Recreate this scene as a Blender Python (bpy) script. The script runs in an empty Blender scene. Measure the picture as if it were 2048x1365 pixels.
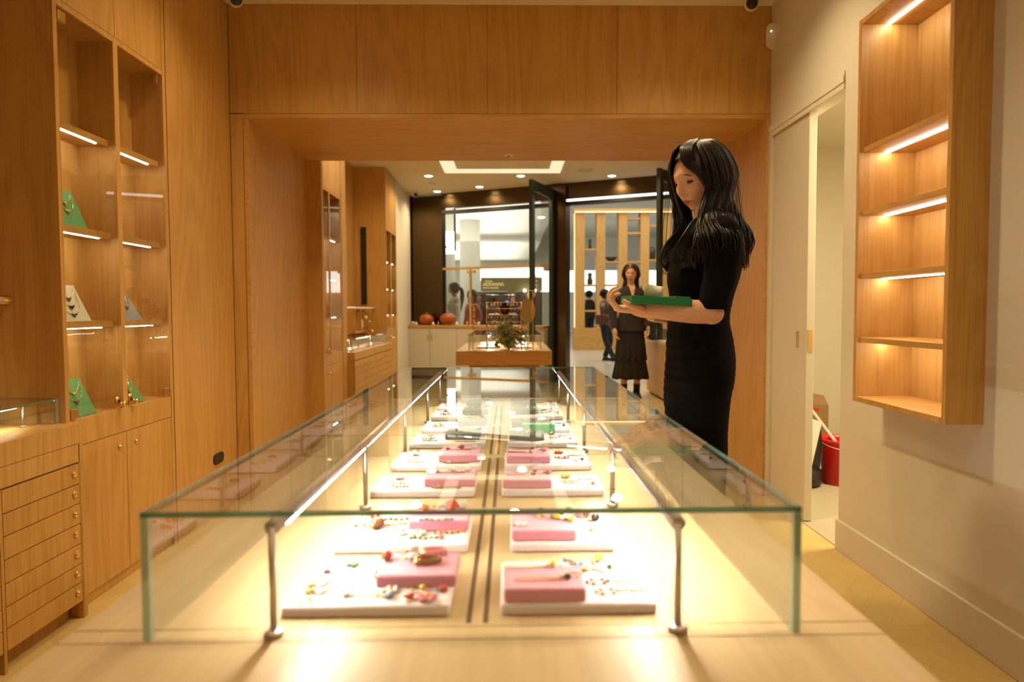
import bpy, bmesh, math, random
from mathutils import Vector, Matrix, noise
random.seed(7)
S = bpy.context.scene
COL = S.collection
PI = math.pi
V = Vector

# ------------------------------------------------------------------ camera, world, exposure
W, H, F = 2048, 1365, 1365.0
PPX, PPY = 1044.0, 682.5
pitch = math.atan((682.5 - 621) / F); yaw = math.atan((PPX - 1019) / F); roll = 0.004
fw = V((math.sin(yaw)*math.cos(pitch), math.cos(yaw)*math.cos(pitch), -math.sin(pitch)))
r0 = V((math.cos(yaw), -math.sin(yaw), 0)); u0 = r0.cross(fw)
rt = r0*math.cos(roll) - u0*math.sin(roll); up = rt.cross(fw)
cd = bpy.data.cameras.new('camera'); cam = bpy.data.objects.new('camera', cd); COL.objects.link(cam)
cam.matrix_world = Matrix(((rt.x, up.x, -fw.x, 0), (rt.y, up.y, -fw.y, 0), (rt.z, up.z, -fw.z, 1.1), (0, 0, 0, 1)))
cd.sensor_fit = 'HORIZONTAL'; cd.sensor_width = 36.0; cd.lens = 36.0*F/W
cd.shift_x = -(PPX - W/2)/W
cd.clip_start = 0.05; cd.clip_end = 200
cd.dof.use_dof = True; cd.dof.focus_distance = 2.35; cd.dof.aperture_fstop = 3.6
S.camera = cam
S.view_settings.view_transform = 'Standard'; S.view_settings.look = 'None'
S.view_settings.gamma = 1.0; S.view_settings.use_curve_mapping = False
S.view_settings.exposure = 0.1
S.cycles.use_denoising = True
S.cycles.max_bounces = 10; S.cycles.transparent_max_bounces = 40; S.cycles.diffuse_bounces = 5
S.cycles.glossy_bounces = 5; S.cycles.sample_clamp_indirect = 6.0
S.cycles.use_light_tree = True
wd = bpy.data.worlds.new('world'); S.world = wd; wd.use_nodes = True
wd.node_tree.nodes['Background'].inputs[0].default_value = (1, .8, .55, 1)
wd.node_tree.nodes['Background'].inputs[1].default_value = 0.03

WARM = (1.0, .76, .41)
WARM2 = (1.0, .77, .43)
MALLC = (1.0, .95, .83)

def spot(x, y, z, power, size=2.2, blend=.6, col=WARM, rad=.07, tgt=None, nm='downlight_beam'):
    l = bpy.data.lights.new(nm, 'SPOT'); l.energy = power; l.spot_size = size; l.spot_blend = blend
    l.color = col; l.shadow_soft_size = rad
    o = bpy.data.objects.new(nm, l); o.location = (x, y, z); COL.objects.link(o)
    if tgt: o.rotation_euler = (V(tgt) - V((x, y, z))).to_track_quat('-Z', 'Y').to_euler()
    return o

def area(x, y, z, sx, sy, power, col=WARM, rot=(0, 0, 0), nm='mall_fill_light'):
    l = bpy.data.lights.new(nm, 'AREA'); l.shape = 'RECTANGLE'; l.size = sx; l.size_y = sy
    l.energy = power; l.color = col
    o = bpy.data.objects.new(nm, l); o.location = (x, y, z); o.rotation_euler = rot; COL.objects.link(o)
    return o

NEAR_SPOTS = [(-.8, -.9), (.8, -.9), (-.85, 1.0), (.8, 1.0), (-.95, 3.05), (.95, 3.05), (0, 2.7)]
FAR_SPOTS = [(-1.12, 8.0), (.05, 7.6), (1.3, 8.2), (-1.13, 9.74), (.17, 9.74), (1.46, 9.74), (-1.14, 11.0), (-.45, 10.6), (-1.1, 6.3), (1.3, 6.4)]
for i, (x, y) in enumerate(NEAR_SPOTS):
    spot(x, y, 2.81, (28, 36, 24, 32, 52, 60, 130)[i], 2.45, .85)
for i, (x, y) in enumerate(FAR_SPOTS):
    spot(x, y, 2.985, 50, 2.75, .5, WARM2)
# mall concourse light: added unseen area lamps in place of its real fittings
area(5.0, 16.5, 4.5, 7.0, 6.0, 330, MALLC)
area(2.2, 12.2, 4.5, 2.5, 2.0, 50, MALLC)
area(-5.0, 15.5, 3.36, 4.0, 5.0, 90, MALLC)
area(-8.5, 24.0, 3.36, 7.0, 8.0, 420, MALLC)
area(-2.0, 17.0, 2.85, 5.0, 7.0, 240, MALLC, (PI, 0, 0), nm='mall_ceiling_fill')  # added upward lamps that brighten the mall ceiling, no cove is there
area(-4.0, 27.0, 2.85, 9.0, 8.0, 460, MALLC, (PI, 0, 0), nm='mall_ceiling_fill')
area(2.4, 3.25, 2.38, .5, .5, 62, (1.0, .82, .50), nm='closet_ceiling_glow')

# ------------------------------------------------------------------ materials
def newmat(name):
    m = bpy.data.materials.new(name); m.use_nodes = True
    return m, m.node_tree.nodes, m.node_tree.links, m.node_tree.nodes['Principled BSDF']

def plain(name, col, rough=.5, metal=0.0, spec=.5, bump=0, bscale=200, sheen=0):
    m, n, l, p = newmat(name)
    p.inputs['Base Color'].default_value = (*col, 1); p.inputs['Roughness'].default_value = rough
    p.inputs['Metallic'].default_value = metal; p.inputs['Specular IOR Level'].default_value = spec
    if sheen: p.inputs['Sheen Weight'].default_value = sheen
    tc = n.new('ShaderNodeTexCoord'); nz = n.new('ShaderNodeTexNoise'); nz.inputs['Scale'].default_value = bscale
    l.new(tc.outputs['Object'], nz.inputs['Vector'])
    mx = n.new('ShaderNodeMixRGB'); mx.blend_type = 'MULTIPLY'; mx.inputs[0].default_value = .12
    mx.inputs[1].default_value = (*col, 1); l.new(nz.outputs['Fac'], mx.inputs[2]); l.new(mx.outputs[0], p.inputs['Base Color'])
    if bump:
        b = n.new('ShaderNodeBump'); b.inputs['Strength'].default_value = bump; b.inputs['Distance'].default_value = .002
        l.new(nz.outputs['Fac'], b.inputs['Height']); l.new(b.outputs[0], p.inputs['Normal'])
    return m

def wood(name, base, dark, axis='Z', rough=.42, contrast=1.2, scale=1.0):
    m, n, l, p = newmat(name)
    tc = n.new('ShaderNodeTexCoord'); geo = n.new('ShaderNodeObjectInfo')
    mp = n.new('ShaderNodeMapping'); l.new(tc.outputs['Object'], mp.inputs['Vector'])
    add = n.new('ShaderNodeVectorMath'); add.operation = 'ADD'
    rv = n.new('ShaderNodeVectorMath'); rv.operation = 'SCALE'; rv.inputs['Scale'].default_value = 7.3
    cmb = n.new('ShaderNodeCombineXYZ')
    for i in range(3): l.new(geo.outputs['Random'], cmb.inputs[i])
    l.new(cmb.outputs[0], rv.inputs[0]); l.new(mp.outputs[0], add.inputs[0]); l.new(rv.outputs[0], add.inputs[1])
    def stretch(a, b):
        s = n.new('ShaderNodeVectorMath'); s.operation = 'MULTIPLY'
        v = [a, a, a]; v['XYZ'.index(axis)] = b
        s.inputs[1].default_value = [q*scale for q in v]; l.new(add.outputs[0], s.inputs[0]); return s
    # cathedral figure: contour lines of a stretched noise
    s1 = stretch(4.2, .55); n1 = n.new('ShaderNodeTexNoise'); n1.inputs['Scale'].default_value = 1; n1.inputs['Detail'].default_value = 1.5
    l.new(s1.outputs[0], n1.inputs['Vector'])
    mu = n.new('ShaderNodeMath'); mu.operation = 'MULTIPLY'; mu.inputs[1].default_value = 85; l.new(n1.outputs['Fac'], mu.inputs[0])
    sn = n.new('ShaderNodeMath'); sn.operation = 'SINE'; l.new(mu.outputs[0], sn.inputs[0])
    # fine straight fibres
    s2 = stretch(170, 3.0); n2 = n.new('ShaderNodeTexNoise'); n2.inputs['Scale'].default_value = 1; n2.inputs['Detail'].default_value = 3
    l.new(s2.outputs[0], n2.inputs['Vector'])
    # broad board tone
    s3 = stretch(6, .5); n3 = n.new('ShaderNodeTexNoise'); n3.inputs['Scale'].default_value = 1; n3.inputs['Detail'].default_value = 1
    l.new(s3.outputs[0], n3.inputs['Vector'])
    a1 = n.new('ShaderNodeMath'); a1.operation = 'MULTIPLY_ADD'; a1.inputs[1].default_value = .12*contrast; a1.inputs[2].default_value = .0
    l.new(sn.outputs[0], a1.inputs[0])
    a2 = n.new('ShaderNodeMath'); a2.operation = 'MULTIPLY_ADD'; a2.inputs[1].default_value = .95*contrast
    l.new(n2.outputs['Fac'], a2.inputs[0]); l.new(a1.outputs[0], a2.inputs[2])
    a3 = n.new('ShaderNodeMath'); a3.operation = 'MULTIPLY_ADD'; a3.inputs[1].default_value = .5*contrast
    l.new(n3.outputs['Fac'], a3.inputs[0]); l.new(a2.outputs[0], a3.inputs[2])
    cr = n.new('ShaderNodeValToRGB'); e = cr.color_ramp.elements
    e[0].position = .42; e[0].color = (*dark, 1); e[1].position = 1.12 if contrast > 1 else .98; e[1].color = (*base, 1)
    l.new(a3.outputs[0], cr.inputs[0]); l.new(cr.outputs[0], p.inputs['Base Color'])
    p.inputs['Roughness'].default_value = rough; p.inputs['Specular IOR Level'].default_value = .35
    b = n.new('ShaderNodeBump'); b.inputs['Strength'].default_value = .12; b.inputs['Distance'].default_value = .001
    l.new(n2.outputs['Fac'], b.inputs['Height']); l.new(b.outputs[0], p.inputs['Normal'])
    return m

def emit(name, col, strength):
    m, n, l, p = newmat(name); n.remove(p)
    e = n.new('ShaderNodeEmission'); e.inputs[0].default_value = (*col, 1); e.inputs[1].default_value = strength
    l.new(e.outputs[0], n['Material Output'].inputs[0]); return m

def glassm(name, tint=(.97, .985, .97), gain=1.0, rough=0.0):
    m, n, l, p = newmat(name); n.remove(p)
    t = n.new('ShaderNodeBsdfTransparent'); t.inputs[0].default_value = (*tint, 1)
    g = n.new('ShaderNodeBsdfGlossy'); g.inputs['Roughness'].default_value = rough
    fr = n.new('ShaderNodeFresnel'); fr.inputs[0].default_value = 1.5
    ge = n.new('ShaderNodeNewGeometry')
    inv = n.new('ShaderNodeMath'); inv.operation = 'SUBTRACT'; inv.inputs[0].default_value = 1; l.new(ge.outputs['Backfacing'], inv.inputs[1])
    mu = n.new('ShaderNodeMath'); mu.operation = 'MULTIPLY'; l.new(fr.outputs[0], mu.inputs[0]); l.new(inv.outputs[0], mu.inputs[1])
    # both faces of one pane together reflect 2R/(1+R)
    a1 = n.new('ShaderNodeMath'); a1.operation = 'ADD'; a1.inputs[1].default_value = 1; l.new(mu.outputs[0], a1.inputs[0])
    m3 = n.new('ShaderNodeMath'); m3.operation = 'DIVIDE'; l.new(mu.outputs[0], m3.inputs[0]); l.new(a1.outputs[0], m3.inputs[1])
    m2 = n.new('ShaderNodeMath'); m2.operation = 'MULTIPLY'; m2.use_clamp = True; m2.inputs[1].default_value = 2*gain; l.new(m3.outputs[0], m2.inputs[0])
    mx = n.new('ShaderNodeMixShader'); l.new(m2.outputs[0], mx.inputs[0]); l.new(t.outputs[0], mx.inputs[1]); l.new(g.outputs[0], mx.inputs[2])
    l.new(mx.outputs[0], n['Material Output'].inputs[0]); return m

OAK, OAKD = (.57, .325, .095), (.45, .23, .055)
M = {}
M['oak'] = wood('oak_vertical_grain', OAK, OAKD, 'Z')
M['oaky'] = wood('oak_grain_along_depth', OAK, OAKD, 'Y')
M['oakx'] = wood('oak_grain_across', OAK, OAKD, 'X')
M['oaktop'] = wood('oak_counter_top', (.72, .54, .31), (.62, .44, .23), 'Y', .38, .8)
M['oakdk'] = plain('seam_shadow_gap_stain', (.10, .045, .015), .7)
M['wall'] = plain('warm_white_paint', (.74, .69, .59), .75, spec=.2)
M['ceil'] = plain('ceiling_paint', (.80, .74, .60), .85, spec=.1)
M['doorw'] = plain('painted_door', (.70, .65, .55), .5)
M['steel'] = plain('brushed_steel', (.80, .74, .72), .42, 1.0)
M['gold'] = plain('polished_gold', (.95, .66, .26), .2, 1.0)
M['brass'] = plain('satin_brass', (.80, .56, .22), .3, 1.0)
M['bronze'] = plain('dark_bronze_mirror', (.115, .075, .036), .24, 1.0, bscale=3)
M['black'] = plain('black_plastic', (.015, .013, .012), .4)
M['whitep'] = plain('white_plastic', (.80, .76, .68), .35)
M['led'] = emit('warm_led_diffuser', (1, .90, .71), 54)
M['led2'] = emit('case_led_diffuser', (1, .92, .78), 235)
M['spotglow'] = emit('downlight_glow', (1, .88, .66), 14)
M['latticeglow'] = emit('lattice_light', (1, .72, .36), 2.2)
M['coveglow'] = emit('cove_glow', (1, .78, .48), 1.05)
M['mallglow'] = emit('glowing_white_band', (1, .98, .92), 2.4)  # emission stands in for strongly lit white bands, not a lamp
M['signglow'] = emit('lightbox_sign', (1, .99, .95), 3.0)
M['goldglow'] = emit('gold_letter_light', (1, .78, .32), 1.1)
M['glass'] = glassm('clear_glass')
M['glasss'] = glassm('clear_side_glass', gain=1.5)
M['glassd'] = glassm('vitrine_door_glass', (.96, .97, .95), .9)
def edge_mat(nm, c):
    m, n, l, p = newmat(nm)
    p.inputs['Base Color'].default_value = (*c, 1); p.inputs['Roughness'].default_value = .12
    p.inputs['Transmission Weight'].default_value = .3; p.inputs['IOR'].default_value = 1.5
    p.inputs['Specular IOR Level'].default_value = .8
    return m
M['gedge'] = edge_mat('teal_glass_edge', (.42, .66, .57)); M['gedged'] = edge_mat('dark_green_glass_edge', (.10, .27, .20))
M['boardw'] = plain('pale_pink_velvet_board', (.86, .71, .71), .8, bump=.2, bscale=900, sheen=.3)
M['pink'] = plain('pink_velvet', (.74, .27, .37), .75, bump=.2, bscale=900, sheen=.3)
M['dkgreen'] = plain('grey_green_velvet', (.14, .15, .11), .75, bump=.2, bscale=900)
M['green'] = plain('green_velvet', (.09, .36, .13), .7, bump=.2, bscale=900, sheen=.3)
M['greenb'] = plain('emerald_box_paper', (.012, .22, .075), .45)
M['cream'] = plain('cream_linen', (.72, .68, .58), .8, bump=.2, bscale=900)
M['blueb'] = plain('grey_blue_board', (.30, .36, .45), .7)
M['paper'] = plain('white_card', (.80, .76, .68), .6)
M['card'] = plain('brown_cardboard', (.30, .17, .075), .8)
M['redp'] = plain('red_plastic', (.62, .012, .01), .35)
M['tile'] = plain('mall_stone_tile', (.46, .41, .32), .3, bscale=4)
M['terr'] = plain('closet_pale_floor', (.50, .44, .32), .5, bscale=60)
M['dgreen'] = plain('dark_green_door_paint', (.018, .035, .022), .35)
M['lacq'] = plain('cream_lacquer_cabinet', (.66, .60, .48), .4)
M['whitecol'] = plain('white_column_plaster', (.70, .70, .64), .8)
M['leaf'] = plain('green_leaves', (.17, .27, .07), .5)
M['leafy'] = plain('yellow_green_leaves', (.50, .48, .18), .5)
M['petal'] = plain('red_petals', (.55, .05, .08), .5)
M['mirror'] = plain('gold_mirror', (.85, .62, .28), .06, 1.0)
M['dark'] = plain('dark_mirror_face', (.012, .005, .005), .1)
M['olive'] = plain('olive_shop_fascia', (.26, .22, .10), .6)
M['brownsh'] = plain('dark_shopfront', (.05, .035, .025), .5)
M['pump'] = plain('rust_pumpkin', (.34, .08, .012), .45)
M['skin'] = plain('skin', (.76, .43, .27), .5, bump=.05, bscale=300)
M['skin2'] = plain('tan_skin', (.55, .30, .19), .5)
M['lips'] = plain('rose_lips', (.42, .07, .05), .35)
M['lid'] = plain('dark_lashes', (.02, .012, .01), .5)
M['eyew'] = plain('eye_white', (.7, .66, .6), .3)
M['hairb'] = plain('black_brown_hair', (.009, .0055, .0045), .42, spec=.35)
M['hairbr'] = plain('brown_hair', (.05, .02, .01), .45)
M['dress'] = plain('black_jersey', (.005, .004, .004), .9, spec=.08, bscale=60)
M['grey'] = plain('charcoal_wool', (.045, .040, .036), .9, spec=.2)
M['tulle'] = plain('black_tulle', (.018, .014, .014), .9)
M['brownc'] = plain('brown_jacket_cloth', (.10, .065, .045), .9)
M['denim'] = plain('dark_denim', (.02, .022, .035), .9)
M['shirtw'] = plain('white_shirt_cloth', (.62, .60, .54), .8)
M['redc'] = plain('red_cloth', (.42, .05, .03), .8)
M['blackc'] = plain('black_cloth', (.02, .02, .02), .85)
M['leather'] = plain('brown_leather', (.12, .045, .02), .45)
JC = {'red': (.55, .02, .015), 'orange': (.75, .16, .02), 'white': (.85, .80, .75), 'pink': (.75, .25, .28), 'blue': (.25, .35, .62),
      'green': (.03, .16, .06), 'yellow': (.80, .52, .05), 'purple': (.30, .06, .18), 'black': (.02, .015, .015), 'pearl': (.80, .74, .66), 'brown': (.22, .08, .03)}
for k, c in JC.items(): M['j_' + k] = plain(k + '_enamel', c, .18)

def floor_mat():
    m, n, l, p = newmat('oak_chevron_floor')
    tc = n.new('ShaderNodeTexCoord'); sx = n.new('ShaderNodeSeparateXYZ'); l.new(tc.outputs['Object'], sx.inputs[0])
    def mth(op, a, b=None, c=None):
        q = n.new('ShaderNodeMath'); q.operation = op
        for i, v in enumerate((a, b, c)):
            if v is None: continue
            if isinstance(v, (int, float)): q.inputs[i].default_value = v
            else: l.new(v, q.inputs[i])
        return q.outputs[0]
    y = mth('DIVIDE', sx.outputs[1], .9)
    tri = mth('PINGPONG', y, .5)
    v = mth('ADD', mth('MULTIPLY', tri, .9*.8), sx.outputs[0])
    k = mth('DIVIDE', v, .12); fr = mth('FRACT', k); idx = mth('FLOOR', k)
    colid = mth('FLOOR', mth('MULTIPLY', y, 2.0))
    seam = mth('LESS_THAN', fr, .025)
    cy = mth('FRACT', mth('MULTIPLY', y, 2.0)); seam2 = mth('LESS_THAN', cy, .008)
    cb = n.new('ShaderNodeCombineXYZ'); l.new(idx, cb.inputs[0]); l.new(colid, cb.inputs[1])
    wn = n.new('ShaderNodeTexWhiteNoise'); l.new(cb.outputs[0], wn.inputs['Vector'])
    mp = n.new('ShaderNodeVectorMath'); mp.operation = 'MULTIPLY'; mp.inputs[1].default_value = (30, 3, 1); l.new(tc.outputs['Object'], mp.inputs[0])
    nz = n.new('ShaderNodeTexNoise'); nz.inputs['Scale'].default_value = 1; nz.inputs['Detail'].default_value = 4; l.new(mp.outputs[0], nz.inputs['Vector'])
    t = mth('ADD', mth('MULTIPLY', wn.outputs['Value'], .45), mth('MULTIPLY', nz.outputs['Fac'], .55))
    cr = n.new('ShaderNodeValToRGB'); cr.color_ramp.elements[0].color = (.52, .38, .14, 1); cr.color_ramp.elements[1].color = (.68, .51, .21, 1)
    l.new(t, cr.inputs[0])
    mx = n.new('ShaderNodeMixRGB'); mx.inputs[2].default_value = (.26, .16, .06, 1); l.new(cr.outputs[0], mx.inputs[1])
    l.new(mth('MULTIPLY', mth('MAXIMUM', seam, seam2), .28), mx.inputs[0])
    l.new(mx.outputs[0], p.inputs['Base Color']); p.inputs['Roughness'].default_value = .35
    return m
M['floor'] = floor_mat()

# ------------------------------------------------------------------ mesh helpers
class MB:
    def __init__(s): s.b = bmesh.new(); s.mi = 0
    def _t(s, geom):
        for f in geom:
            f.material_index = s.mi
        return geom
    def box(s, x0, x1, y0, y1, z0, z1, bev=0, seg=2):
        x0, x1 = sorted((x0, x1)); y0, y1 = sorted((y0, y1)); z0, z1 = sorted((z0, z1))
        vs = [s.b.verts.new(c) for c in ((x0,y0,z0),(x1,y0,z0),(x1,y1,z0),(x0,y1,z0),(x0,y0,z1),(x1,y0,z1),(x1,y1,z1),(x0,y1,z1))]
        fs = [s.b.faces.new([vs[i] for i in q]) for q in ((3,2,1,0),(4,5,6,7),(0,1,5,4),(1,2,6,5),(2,3,7,6),(3,0,4,7))]
        s._t(fs)
        if bev:
            es = list({e for f in fs for e in f.edges})
            r = bmesh.ops.bevel(s.b, geom=es, offset=bev, segments=seg, profile=.5, affect='EDGES', clamp_overlap=True)
            s._t(r['faces'])
        return s
    def prism(s, pts, off):
        """closed polygon pts (list of 3d) extruded by vector off"""
        off = V(off); a = [s.b.verts.new(p) for p in pts]; b = [s.b.verts.new(V(p) + off) for p in pts]
        n = len(pts); fs = [s.b.faces.new(a[::-1]), s.b.faces.new(b)]
        for i in range(n): fs.append(s.b.faces.new((a[i], a[(i+1) % n], b[(i+1) % n], b[i])))
        s._t(fs); return s
    def rings(s, rs, cap=True, closed=False):
        vr = [[s.b.verts.new(p) for p in r] for r in rs]; n = len(rs[0]); fs = []
        m = len(vr)
        for i in range(m if closed else m-1):
            A, B = vr[i], vr[(i+1) % m]
            for j in range(n): fs.append(s.b.faces.new((A[j], A[(j+1) % n], B[(j+1) % n], B[j])))
        if cap and not closed:
            fs.append(s.b.faces.new(vr[0][::-1])); fs.append(s.b.faces.new(vr[-1]))
        for f in fs: f.smooth = True
        s._t(fs); return s
    def tube(s, pts, rad, n=8, closed=False, cap=True, ref=None):
        pts = [V(p) for p in pts]; m = len(pts)
        if not isinstance(rad, (list, tuple)): rad = [rad]*m
        rs = []; prev = None
        for i, p in enumerate(pts):
            if closed: t = pts[(i+1) % m] - pts[i-1]
            else: t = pts[min(i+1, m-1)] - pts[max(i-1, 0)]
            if t.length < 1e-9: t = V((0, 0, 1))
            t.normalize()
            if prev is None:
                a = V(ref) if ref else (V((0, 0, 1)) if abs(t.z) < .9 else V((1, 0, 0)))
            else: a = prev
            a = (a - t*a.dot(t))
            if a.length < 1e-6: a = t.orthogonal()
            a.normalize(); prev = a; c = t.cross(a)
            r = rad[i]
            ra, rb = (r if isinstance(r, (tuple, list)) else (r, r))
            rs.append([p + a*ra*math.cos(k*2*PI/n) + c*rb*math.sin(k*2*PI/n) for k in range(n)])
        return s.rings(rs, cap, closed)
    def cyl(s, p0, p1, r, n=20, r2=None):
        s.tube([p0, p1], [r, r if r2 is None else r2], n); return s
    def lathe(s, prof, c=(0, 0, 0), n=24, axis='Z'):
        c = V(c); rs = []
        for r, h in prof:
            ring = []
            for k in range(n):
                a = k*2*PI/n; x, y = max(r, 1e-5)*math.cos(a), max(r, 1e-5)*math.sin(a)
                ring.append(c + (V((x, y, h)) if axis == 'Z' else V((h, x, y)) if axis == 'X' else V((y, h, x))))
            rs.append(ring)
        return s.rings(rs)
    def sph(s, c, r, u=12, v=8, sc=(1, 1, 1), rot=None):
        m = Matrix.Translation(c) @ (rot.to_4x4() if rot else Matrix.Identity(4)) @ Matrix.Diagonal((r*sc[0], r*sc[1], r*sc[2], 1))
        g = bmesh.ops.create_uvsphere(s.b, u_segments=u, v_segments=v, radius=1, matrix=m)
        fs = {f for vv in g['verts'] for f in vv.link_faces}
        for f in fs: f.smooth = True
        s._t(fs); return s
    def mesh(s, name):
        bmesh.ops.recalc_face_normals(s.b, faces=s.b.faces)
        me = bpy.data.meshes.new(name); s.b.to_mesh(me); s.b.free(); return me

def wloc(o):
    v = V((0, 0, 0)); m = Matrix.Identity(4)
    while o is not None:
        m = Matrix.LocRotScale(o.location, o.rotation_euler, o.scale) @ m; o = o.parent
    return m

def link_mesh(name, me, mats, parent=None, recenter=True):
    if not isinstance(mats, (list, tuple)): mats = [mats]
    for m in mats: me.materials.append(M[m] if isinstance(m, str) else m)
    o = bpy.data.objects.new(name, me); COL.objects.link(o)
    if recenter:
        xs = [v.co for v in me.vertices]
        lo = V([min(c[i] for c in xs) for i in range(3)]); hi = V([max(c[i] for c in xs) for i in range(3)])
        c = V(((lo.x+hi.x)/2, (lo.y+hi.y)/2, lo.z)); me.transform(Matrix.Translation(-c)); o.location = c
    if parent is not None:
        o.parent = parent
        o.location = o.location - wloc(parent).translation
    return o

def obj(name, mb, mats, parent=None, label=None):
    o = link_mesh(name, mb.mesh(name), mats, parent)
    if label: o['label'] = label
    return o

def tag(o, label, cat, group=None):
    o['label'] = label; o['category'] = cat
    if group: o['group'] = group
    return o

def thing(name, label, cat, loc=(0, 0, 0), group=None):
    o = bpy.data.objects.new(name, None); COL.objects.link(o); o.location = loc; o.empty_display_size = .05
    return tag(o, label, cat, group)

def struct(name, mb, mats, parent=None):
    o = obj(name, mb, mats, parent)
    if parent is None: o['kind'] = 'structure'
    return o

def dup(root, loc=None, rz=0, sc=1, label=None, group=None, parent=None):
    r = root.copy(); COL.objects.link(r)
    if loc is not None: r.location = loc
    if parent is None:
        r.rotation_euler = (0, 0, rz); r.scale = (sc, sc, sc)
        if label: r['label'] = label
        if group: r['group'] = group
    else: r.parent = parent
    for ch in list(root.children): dup(ch, parent=r)
    return r

def bx(*a, bev=0): return MB().box(*a, bev=bev)
def catmull(P, n=5):
    P = [V(p) for p in P]; out = []
    Q = [P[0]*2 - P[1]] + P + [P[-1]*2 - P[-2]]
    for i in range(1, len(Q)-2):
        a, b, c, d = Q[i-1], Q[i], Q[i+1], Q[i+2]
        for k in range(n):
            t = k/n
            out.append(.5*((2*b) + (c-a)*t + (2*a-5*b+4*c-d)*t*t + (3*b-3*c+d-a)*t**3))
    out.append(P[-1]); return out
def interp(vals, n=5):
    return [v.x for v in catmull([V((q, 0, 0)) for q in vals], n)]

# ================================================================== ROOM SHELL
XL, XR, YP, ZC, YJ, ZL = -1.579, 1.507, 3.95, 2.83, 5.065, 2.197
JL, JR = -1.481, 1.483
ZF = 3.0        # ceiling of the front shop room
XFR = 2.75
struct('floor', bx(-3.2, XFR+.2, -2.6, 9.9, -.1, 0), 'floor')
struct('ceiling', bx(-2.6, 3.9, -2.6, YP+.3, ZC, ZC+.1), 'ceil')
struct('wall_back', bx(-2.6, XR+.3, -2.6, -2.5, 0, ZC), 'wall')
struct('wall_left', bx(-2.25, -2.15, -2.5, 2.46, 0, ZC), 'oak')
# right wall with closet opening (0.88 m, the sliding door covers its far part) and a niche behind the shelf
w = MB(); SY0, SY1, SZ0, SZ1 = 2.13, 2.715, .731, 2.231
w.box(XR, XR+.12, -2.5, SY0+.01, 0, ZC); w.box(XR, XR+.12, SY0+.01, SY1-.01, 0, SZ0+.01); w.box(XR, XR+.12, SY0+.01, SY1-.01, SZ1-.01, ZC)
w.box(XR, XR+.12, SY1-.01, 3.07, 0, ZC); w.box(XR, XR+.12, 3.07, YP, 2.115, ZC)
struct('wall_right', w, 'wall')
struct('baseboard_right', MB().box(XR-.015, XR, -2.5, 3.07, 0, .137, bev=.003), 'wall')
# oak portal: front wall panels, seams, reveal
w = MB(); w.box(XL, XR, YP, YP+.08, ZL+.025, ZC)                      # frieze above opening
w.box(XL, JL-.022, YP, YP+.08, 0, ZL+.025)
struct('wall_front', w, 'oak')
w = MB(); w.box(JL-.022, JL, YP-.003, YP+.05, 0, ZL+.022); w.box(JL-.022, JR+.022, YP-.004, YP+.05, ZL, ZL+.022); w.box(JR, JR+.022, YP-.003, YP+.05, 0, ZL+.022)
struct('trim_1', w, 'oakx')
w = MB(); w.box(XL, JL-.022, YP-.0015, YP, ZL+.022, ZL+.026); w.box(XL, JR+.03, YP-.0015, YP, ZL+.022, ZL+.025)
w.box(XL, XL+.003, YP-.003, YP, 0, ZC); w.box(JL-.025, JL-.022, YP-.002, YP, 0, ZL)
for x in (-.86, -.12, .62): w.box(x, x+.002, YP-.001, YP, ZL+.026, ZC)
struct('trim_2', w, 'oakdk')
struct('wall_portal_left', bx(JL-.10, JL, YP+.05, YJ, 0, ZL), 'oak')
struct('wall_portal_right', bx(JR, JR+.10, YP+.05, YJ, 0, ZL), 'oak')
struct('ceiling_portal', bx(JL-.1, JR+.1, YP+.05, YJ, ZL, ZL+.06), 'oakx')
# end pilasters on the shop side of the portal, and wall over it
w = MB(); w.box(JL-.4, JL+.108, YJ, YJ+.05, 0, ZL); struct('wall_pilaster_left', w, 'oak')
struct('wall_above_portal', bx(-2.3, XR+.11, YJ-.12, YJ, ZL+.06, ZF), 'oak')
# left flat oak wall between vitrine and portal
w = MB(); w.box(XL-.1, XL, 3.222, YP+.05, 0, ZC); struct('wall_left_panel', w, 'oak')
w = MB()
w.box(XL, XL+.0012, 3.222, 3.225, 0, ZC)
struct('trim_3', w, 'oakdk')
# front shop room
struct('ceiling_shop', bx(-3.0, XFR, YJ-.1, 11.7, ZF, ZF+.1), 'ceil')
struct('wall_shop_right', bx(XFR, XFR+.1, 5.7, 9.5, 0, ZF), 'oak')
struct('wall_shop_left', bx(-2.2, -2.052, YJ, 9.2, 0, ZF), 'oak')
struct('wall_shop_side', bx(-1.75, -1.64, 9.98, 11.5, 0, ZF), 'wall')
struct('baseboard_shop', bx(-1.64, -1.62, 9.98, 11.4, 0, .13), 'lacq')
# closet behind the sliding door
w = MB(); w.box(XR+.12, 3.6, 5.6, 5.7, 0, 2.45); w.box(3.5, 3.6, 2.6, 5.6, 0, 2.45); w.box(XR+.12, 3.5, 2.5, 2.6, 0, 2.45)
struct('wall_closet', w, 'lacq')
struct('ceiling_closet', bx(XR+.12, 3.6, 2.5, 5.7, 2.42, 2.5), 'ceil')
struct('wall_closet_side', bx(XR+.12, XR+.2, YP, 5.6, 0, 2.42), 'lacq')
struct('floor_closet', bx(XR+.0, 3.6, 2.5, 5.7, -.02, .004), 'terr')
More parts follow.
